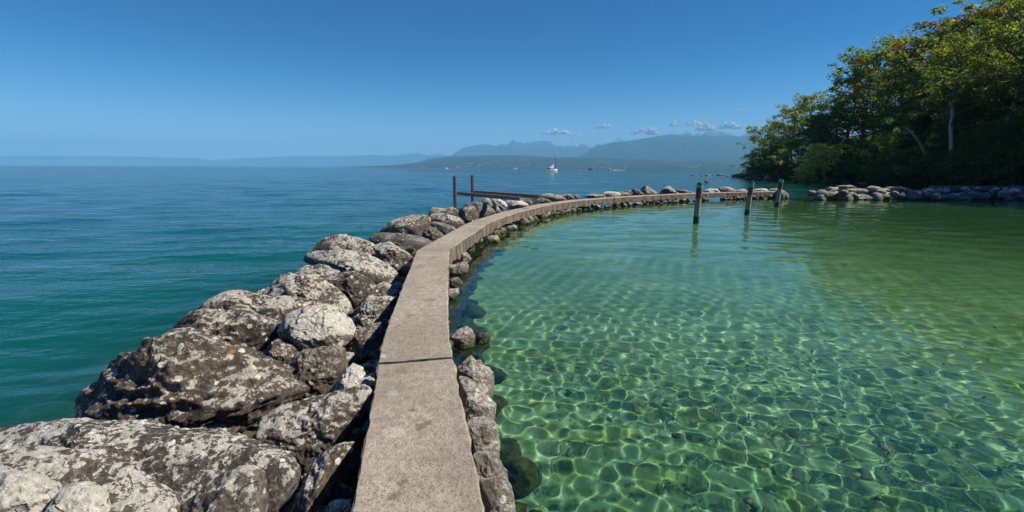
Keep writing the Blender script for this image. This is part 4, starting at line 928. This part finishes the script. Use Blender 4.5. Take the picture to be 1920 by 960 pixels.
def pile(bx, by_, label, h, g0, g1, br, w, rz, cap, lean):
    b_ = at_z(bx, by_, 0); t = empty('mooring_pile', tuple(b_), label, 'pile', 'painted mooring piles in the pool', rz)
    ROT = Matrix.Rotation(lean, 3, 'Y')
    def seg_(name, z0, z1, mt, ww, top=None):
        z = np.linspace(z0, z1, 7); V = []; c = ww/2; ch = c*.22
        pr = [(c-ch, -c), (c, -c+ch), (c, c-ch), (c-ch, c), (-c+ch, c), (-c, c-ch), (-c, -c+ch), (-c+ch, -c)]
        for q, zz in enumerate(z):
            s_ = 1.0 if top is None else top[q]
            V += [(x*s_, y*s_, zz) for x, y in pr]
        V = np.array(V); V[:, :2] += .006*fbm(V*[9, 9, 3]+bx, 3)[:, None]; V = V@np.array(ROT).T
        Fc = [(k*8+j, k*8+(j+1) % 8, (k+1)*8+(j+1) % 8, (k+1)*8+j) for k in range(6) for j in range(8)]+[tuple(range(8))[::-1], tuple(range(48, 56))]
        return mesh_ob(name, V, Fc, mt, t)
    seg_('wet_foot', -1.3, .16, M['wet_wood'], w*1.01); seg_('shaft', .162, br, M['wood_grey'], w); seg_('brown_band', br+.002, g0, M['wood_brown'], w*1.015); seg_('green_band', g0+.002, g1, M['green_paint'], w*1.025)
    if cap == 'round': seg_('cap', g1+.002, h, M['cap_dark'], w, [1, .98, .93, .85, .72, .5, .22])
    elif cap == 'point': seg_('cap', g1+.002, h, M['cap_dark'], w, [1, .9, .78, .62, .45, .28, .1])
    return t
pile(1305.5, 412.5, 'nearest mooring pile with rounded dark top, a peeling green band and brown paint', 1.56, 1.33, 1.46, .90, .205, R(-35), 'round', R(1.2))
pile(1400.8, 398.8, 'middle mooring pile with a pointed cap over its green band', 1.56, 1.24, 1.44, .86, .205, R(-38), 'point', R(3.0))
pile(1456.5, 384.6, 'farthest mooring pile, flat green top and no cap, near the end of the wall', 1.5, 1.34, 1.5, .96, .215, R(-42), None, R(3.4))

# ---------------------------------------------------------------- rusty steel frame
M['rust'] = plain('rusty_steel', (.25, .175, .14), .8, .0, .5, 12)
fr = empty('steel_frame', tuple(at_z(855, 400, 0)), 'rusty brown landing frame of two upright posts and sloping beams by the boulders', 'frame')
def ibeam(p0, p1, w, h, name, upv=(0, 0, 1)):
    p0, p1 = np.array(p0), np.array(p1); d = p1-p0; L = np.linalg.norm(d); d /= L; u = np.array(upv, float); u -= d*(u@d); u /= np.linalg.norm(u); s_ = np.cross(d, u)
    b = MB(); Rm = np.stack([d, s_, u], 1); t_ = .014
    b.box((p0+p1)/2+u*(h/2-t_/2), (L, w, t_), Rm); b.box((p0+p1)/2-u*(h/2-t_/2), (L, w, t_), Rm); b.box((p0+p1)/2, (L-.002, t_, h-2*t_), Rm)
    o = b.build(name, M['rust'], fr); o.matrix_parent_inverse = Matrix.Translation(-Vector(fr.location)); return o
A1 = at_y(853, 397, 21.3); A2 = at_y(887, 394, 22.2)
T1 = at_y(852, 330.5, 21.3); T2 = at_y(885.2, 329, 22.2)
ibeam((T1[0]+.02, 21.3, -1.8), T1, .11, .11, 'post', (.3, 1, 0)); ibeam((T2[0]+.02, 22.2, -1.8), T2, .11, .11, 'post', (.3, 1, 0))
B1a, B1b = at_y(857, 362.5, 21.2), at_y(975, 372.8, 17.6); B2a, B2b = at_y(888, 360, 22.1), at_y(1012, 368.8, 18.7)
ibeam(B1a, B1b, .1, .15, 'beam'); ibeam(B2a, B2b, .1, .15, 'beam')
ibeam(at_y(855, 366, 21.35), at_y(886, 364.5, 22.15), .07, .07, 'cross_beam')

# ---------------------------------------------------------------- boats
M['gelcoat'] = plain('white_gelcoat', (.82, .82, .80), .35, 0, .03, 1); M['sailcloth'] = plain('sailcloth', (.85, .85, .83), .8, 0, .03, 1)
M['dark_canvas'] = plain('dark_canvas', (.02, .025, .04), .8, 0, .2, 2); M['alu'] = plain('mast_aluminium', (.35, .36, .38), .4, .7, .05, 1); M['glass_dark'] = plain('dark_window', (.02, .025, .03), .15, 0, .1, 1)
def hull(L, B, H, name, parent, mt, draft=.35, stern=.7, bow=1.25):
    n = 15; V = []; prof = np.linspace(0, 1, 6)
    for i in range(n):
        u = i/(n-1); x = (u-.5)*L; wd = B/2*(stern+(1-stern)*math.sin(min(1, u/.45)*math.pi/2) if u < .45 else max(.02, (1-((u-.45)/.55)**2.3)))
        top = H*(.88+.1*(1-u)+(bow-1)*max(0, u-.3)**1.5*1.4)
        for s_ in list(-prof[::-1])+list(prof[1:]):
            y = wd*abs(s_)**.55*np.sign(s_); z = -draft*(1-abs(s_)**2.2)*(1-.75*max(0, u-.75)/.25)+top*abs(s_)**2.6
            V.append((x+(.5*abs(s_)**3 if i == n-1 else 0), y, z))
    m_ = 11; Fc = [(i*m_+j, (i+1)*m_+j, (i+1)*m_+j+1, i*m_+j+1) for i in range(n-1) for j in range(m_-1)]
    Fc += [(i*m_, i*m_+m_-1, (i+1)*m_+m_-1, (i+1)*m_) for i in range(n-1)]; Fc += [tuple(range(m_))]
    return mesh_ob(name, V, Fc, mt, parent)
def prism(pts, y0, y1, name, mt, parent, loc=(0, 0, 0)):
    n = len(pts); V = [(x, y0, z) for x, z in pts]+[(x, y1, z) for x, z in pts]
    Fc = [tuple(range(n)), tuple(range(n, 2*n))[::-1]]+[(i, i+n, (i+1) % n+n, (i+1) % n) for i in range(n)]
    return mesh_ob(name, np.array(V)+np.array(loc), Fc, mt, parent)
p = at_y(1034, 320.6, 345); SB = empty('sailboat', (p[0], 345, 0), 'white sailing yacht with bare mast and half-lowered sail out on the lake', 'sailboat', None, R(24))
hull(9.4, 2.9, 1.35, 'hull', SB, M['gelcoat'])
c_ = prism([(-1.6, 1.1), (2.4, 1.1), (1.7, 1.65), (-1.3, 1.8)], -1.0, 1.0, 'cabin', M['gelcoat'], SB)
w_ = prism([(-1.1, 1.35), (1.5, 1.33), (1.3, 1.52), (-1.0, 1.6)], -1.01, 1.01, 'cabin_window', M['glass_dark'], SB); w_.parent = c_
prism([(-2.6, 1.2), (-1.5, 1.2), (-1.4, 2.2), (-2.1, 2.3), (-2.7, 1.8)], -.8, .8, 'sprayhood', M['dark_canvas'], SB)
b = MB(); b.tube([(1.9, 0, 1.2), (1.85, 0, 14.2)], [.10, .07], 8); b.build('mast', M['alu'], SB)
b = MB(); b.tube([(1.8, 0, 2.4), (-2.4, 0, 2.3)], .07, 6); b.tube([(1.8, 0, 2.55), (-.3, 0, 2.75), (-2.2, 0, 2.5)], [.22, .3, .15], 8); b.build('boom', M['sailcloth'], SB)
prism([(1.75, 2.5), (-1.0, 2.6), (.9, 4.2), (1.7, 5.6)], -.04, .04, 'sail', M['sailcloth'], SB)
b = MB(); b.tube([(1.9, 0, 13.0), (3.2, 0, 7.0), (4.5, 0, 1.6)], [.03, .12, .10], 6); b.build('furled_jib', M['dark_canvas'], SB)
b = MB(); b.tube([(1.85, 0, 14.1), (-4.4, 0, 1.4)], .02, 4); b.tube([(1.9, 0, 9), (1.9, -1.3, 1.3)], .02, 4); b.tube([(1.9, 0, 9), (1.9, 1.3, 1.3)], .02, 4); b.build('rigging', M['alu'], SB)
p = at_y(1144, 318.5, 560); MBt = empty('motorboat', (p[0], 560, 0), 'small white motorboat speeding left, trailing a white wake', 'motorboat', None, R(160))
hull(6.5, 2.3, 1.1, 'hull', MBt, M['gelcoat'], bow=1.5)
prism([(-.8, 1.0), (1.4, 1.0), (.7, 2.0), (-.5, 2.2)], -.8, .8, 'cabin', M['gelcoat'], MBt); prism([(.95, 1.25), (1.35, 1.05), (.8, 1.9), (.6, 1.95)], -.81, .81, 'windscreen', M['glass_dark'], MBt)
b = MB(); b.box((-3.2, 0, .9), (.5, .5, 1.1)); b.build('outboard_motor', M['dark_canvas'], MBt)
M['foam'] = plain('foam', (.85, .87, .88), .9, 0, .1, 2)
wk = []; Fw = []; nv = 0
for k in range(46):
    u = k/46; c = np.array([p[0]+2+u*16+tr_.normal()*.3, 560+u*3+tr_.normal()*(.4+u*1.1), .1]); r_ = (.9-.5*u)*tr_.uniform(.6, 1.3)
    if .5 < u < .62: continue
    U = Uc*np.array([r_*1.3, r_, .28*(1-.5*u)])+c; wk.append(U); Fw.append(Fcc+nv); nv += len(U)
tag(mesh_ob('wake', np.concatenate(wk), np.concatenate(Fw), M['foam'], smooth=True), 'white foam wake behind the speeding motorboat', 'wake', kind='stuff')
for px_, Yb, mt, lab in ((1107, 700, 'dark_canvas', 'tiny dark boat between the yacht and the motorboat'), (837, 900, 'gelcoat', 'tiny white boat far off left of the yacht'), (966, 950, 'gelcoat', 'tiny white boat near the far shore just left of the yacht')):
    q = at_y(px_, 317, Yb); o = empty('small_boat', (q[0], Yb, 0), lab, 'boat', 'tiny boats on the far water', R(20)); hull(6.5, 2.2, 1.2, 'hull', o, M[mt]); prism([(-1, 1), (1, 1), (.6, 2), (-.8, 2)], -.7, .7, 'cabin', M[mt], o)

# ---------------------------------------------------------------- rocks off the point, reed spit, duck, things on the jetty
def sb(px0, px1, ytop, yb, label, mt='rock_dark'):
    w = (px1-px0)/2; c = (px0+px1)/2; boulder([(px0, yb), (px0+w*.4, ytop+(yb-ytop)*.35), (c, ytop), (px1-w*.35, ytop+(yb-ytop)*.3), (px1, yb), (c, yb+2)], mt, label, zc=.1, lvl=3, group='rocks in the water off the point', thick=1.5)
sb(1295, 1300, 326.5, 329.5, 'small dark rock standing alone farthest left off the point')
sb(1314, 1319, 327.6, 329.5, 'small yellowish rock just left of the flat dark one', 'rock_brown')
sb(1321, 1333, 326.8, 329.6, 'flat dark rock in the middle of the line off the point')
sb(1343, 1358, 325.5, 329.6, 'larger reddish dark rock with two humps off the point')
sb(1360, 1368, 328.4, 330, 'low dark rock nearest the reedy spit')
sb(1336, 1339, 327.8, 329, 'tiny rock right of the flat dark one')
boulder([(1429,337),(1434,331),(1440,328),(1446,330),(1450,336),(1440,339)], 'rock_grey', 'pale grey boulder at the water under the trees of the point', zc=.4, lvl=4)
boulder([(1394,336),(1400,332),(1412,331),(1428,334),(1428,338),(1400,338)], 'rock_dark', 'long dark rock beside the pale grey boulder of the point', zc=.3, lvl=4)
boulder([(1607,345),(1614,341),(1624,342),(1628,346),(1618,348)], 'rock_grey', 'bluish rock at the shore between the bright bush and the jetty', zc=.3, lvl=4)
boulder([(1575,343),(1582,341),(1592,341),(1596,344),(1584,346)], 'rock_dark', 'flat dark rock on the shaded shore under the overhanging bushes', zc=.2, lvl=4)
boulder([(1370,331.6),(1376,327),(1384,325.5),(1398,328),(1412,330),(1412,334),(1388,333)], 'rock_dark', 'dark low spit of land running out left from the point', zc=.3, lvl=4, name='spit', cat='spit')
rx = tr_.uniform(1385, 1416, 260); bl = []; Fb = []; nv = 0
b = MB()
for x in rx:
    q = at_z(x, 331.0, .3); q = q+tr_.normal(size=3)*[.5, 1.5, 0]; h = tr_.uniform(.4, 1.3); w = .05; dx = tr_.normal()*.2
    b.add([(q[0]-w, q[1], 0.1), (q[0]+w, q[1], 0.1), (q[0]+dx, q[1], .3+h)], [(0, 1, 2)]); b.add([(q[0], q[1]-w, 0.1), (q[0], q[1]+w, 0.1), (q[0]+dx, q[1], .3+h)], [(0, 1, 2)])
tag(b.build('reeds', M['leaf_olive']), 'low reeds growing along the dark spit', 'reeds', kind='stuff')
q = at_z(1325, 342.6, 0); b = MB()
prof = [(-.22, .02), (-.2, .07), (-.12, .11), (0, .12), (.1, .11), (.17, .08), (.2, .03)]
b.tube([(x, 0, z+.03) for x, z in [(-.26, .10), (-.2, .06), (-.08, .05), (.06, .05), (.14, .08), (.17, .16), (.19, .22), (.24, .24), (.30, .22)]], [.01, .07, .11, .11, .08, .045, .045, .05, .012], 10)
dk = b.build('duck', M['wood_brown'], smooth=True); dk.location = tuple(q); dk.rotation_euler.z = R(180); dk.scale = (1.4, 1.4, 1.4); tag(dk, 'small brown duck floating beyond the wall left of the middle pile', 'duck')
M['blue'] = plain('blue_cloth', (.01, .17, .62), .7, 0, .15, 6); M['blue_d'] = plain('dark_blue', (.008, .045, .11), .6, 0, .2, 6); M['blue_l'] = plain('pale_blue', (.06, .28, .45), .5, 0, .2, 6)
q = at_y(1907.5, 352.4, 34.5); t = empty('blue_bag', tuple(q), 'small bright blue bag set on a flat rock of the jetty', 'bag')
U, Fc = ICO[3]; V = U/(np.abs(U)**4).sum(1)[:, None]**.25*np.array([.115, .08, .085])+[0, 0, .08]; V += .008*fbm(V*20, 2)[:, None]; mesh_ob('body', V, Fc, M['blue'], t, smooth=True)
b = MB(); a = np.linspace(0, math.pi, 9); b.tube(np.stack([.05*np.cos(a), 0*a, .155+.05*np.sin(a)], -1), .008, 6); b.build('handle', M['blue_d'], t)
q = at_y(1893.5, 352.6, 34.6); t = empty('parasol', tuple(q), 'folded dark blue parasol leaning on the jetty rocks beside the blue bag', 'parasol', None)
b = MB(); b.tube([(0, 0, -.05), (.08, 0, .12), (.22, 0, .34)], [.05, .045, .015], 8); b.build('folded_cover', M['blue_d'], t, smooth=True)
b = MB(); b.tube([(-.02, -.01, -.1), (.19, -.05, .30)], .012, 6); b.tube([(.02, -.055, .04), (.17, -.058, .28)], .012, 6); b.build('pole', M['blue_l'], t)

# ---------------------------------------------------------------- haze
m = mat('haze'); t = NT(m); t.n.clear(); out = t.new('OutputMaterial'); pv = t.new('VolumePrincipled')
pv.inputs['Color'].default_value = (*HAZE_C, 1); pv.inputs['Density'].default_value = HAZE_D; pv.inputs['Anisotropy'].default_value = 0.0
t.link(pv.outputs[0], out.inputs['Volume'])
x0, x1, y0, y1, z0, z1 = -37500, 14500, -400, 23000, -16, 1090
V = [(x, y, z) for z in (z0, z1) for x, y in ((x0, y0), (x1, y0), (x1, y1), (x0, y1))]
tag(mesh_ob('haze', V, [(3, 2, 1, 0), (4, 5, 6, 7), (0, 1, 5, 4), (1, 2, 6, 5), (2, 3, 7, 6), (3, 0, 4, 7)], m), 'thin blue haze lying over the lake', 'haze', kind='stuff')
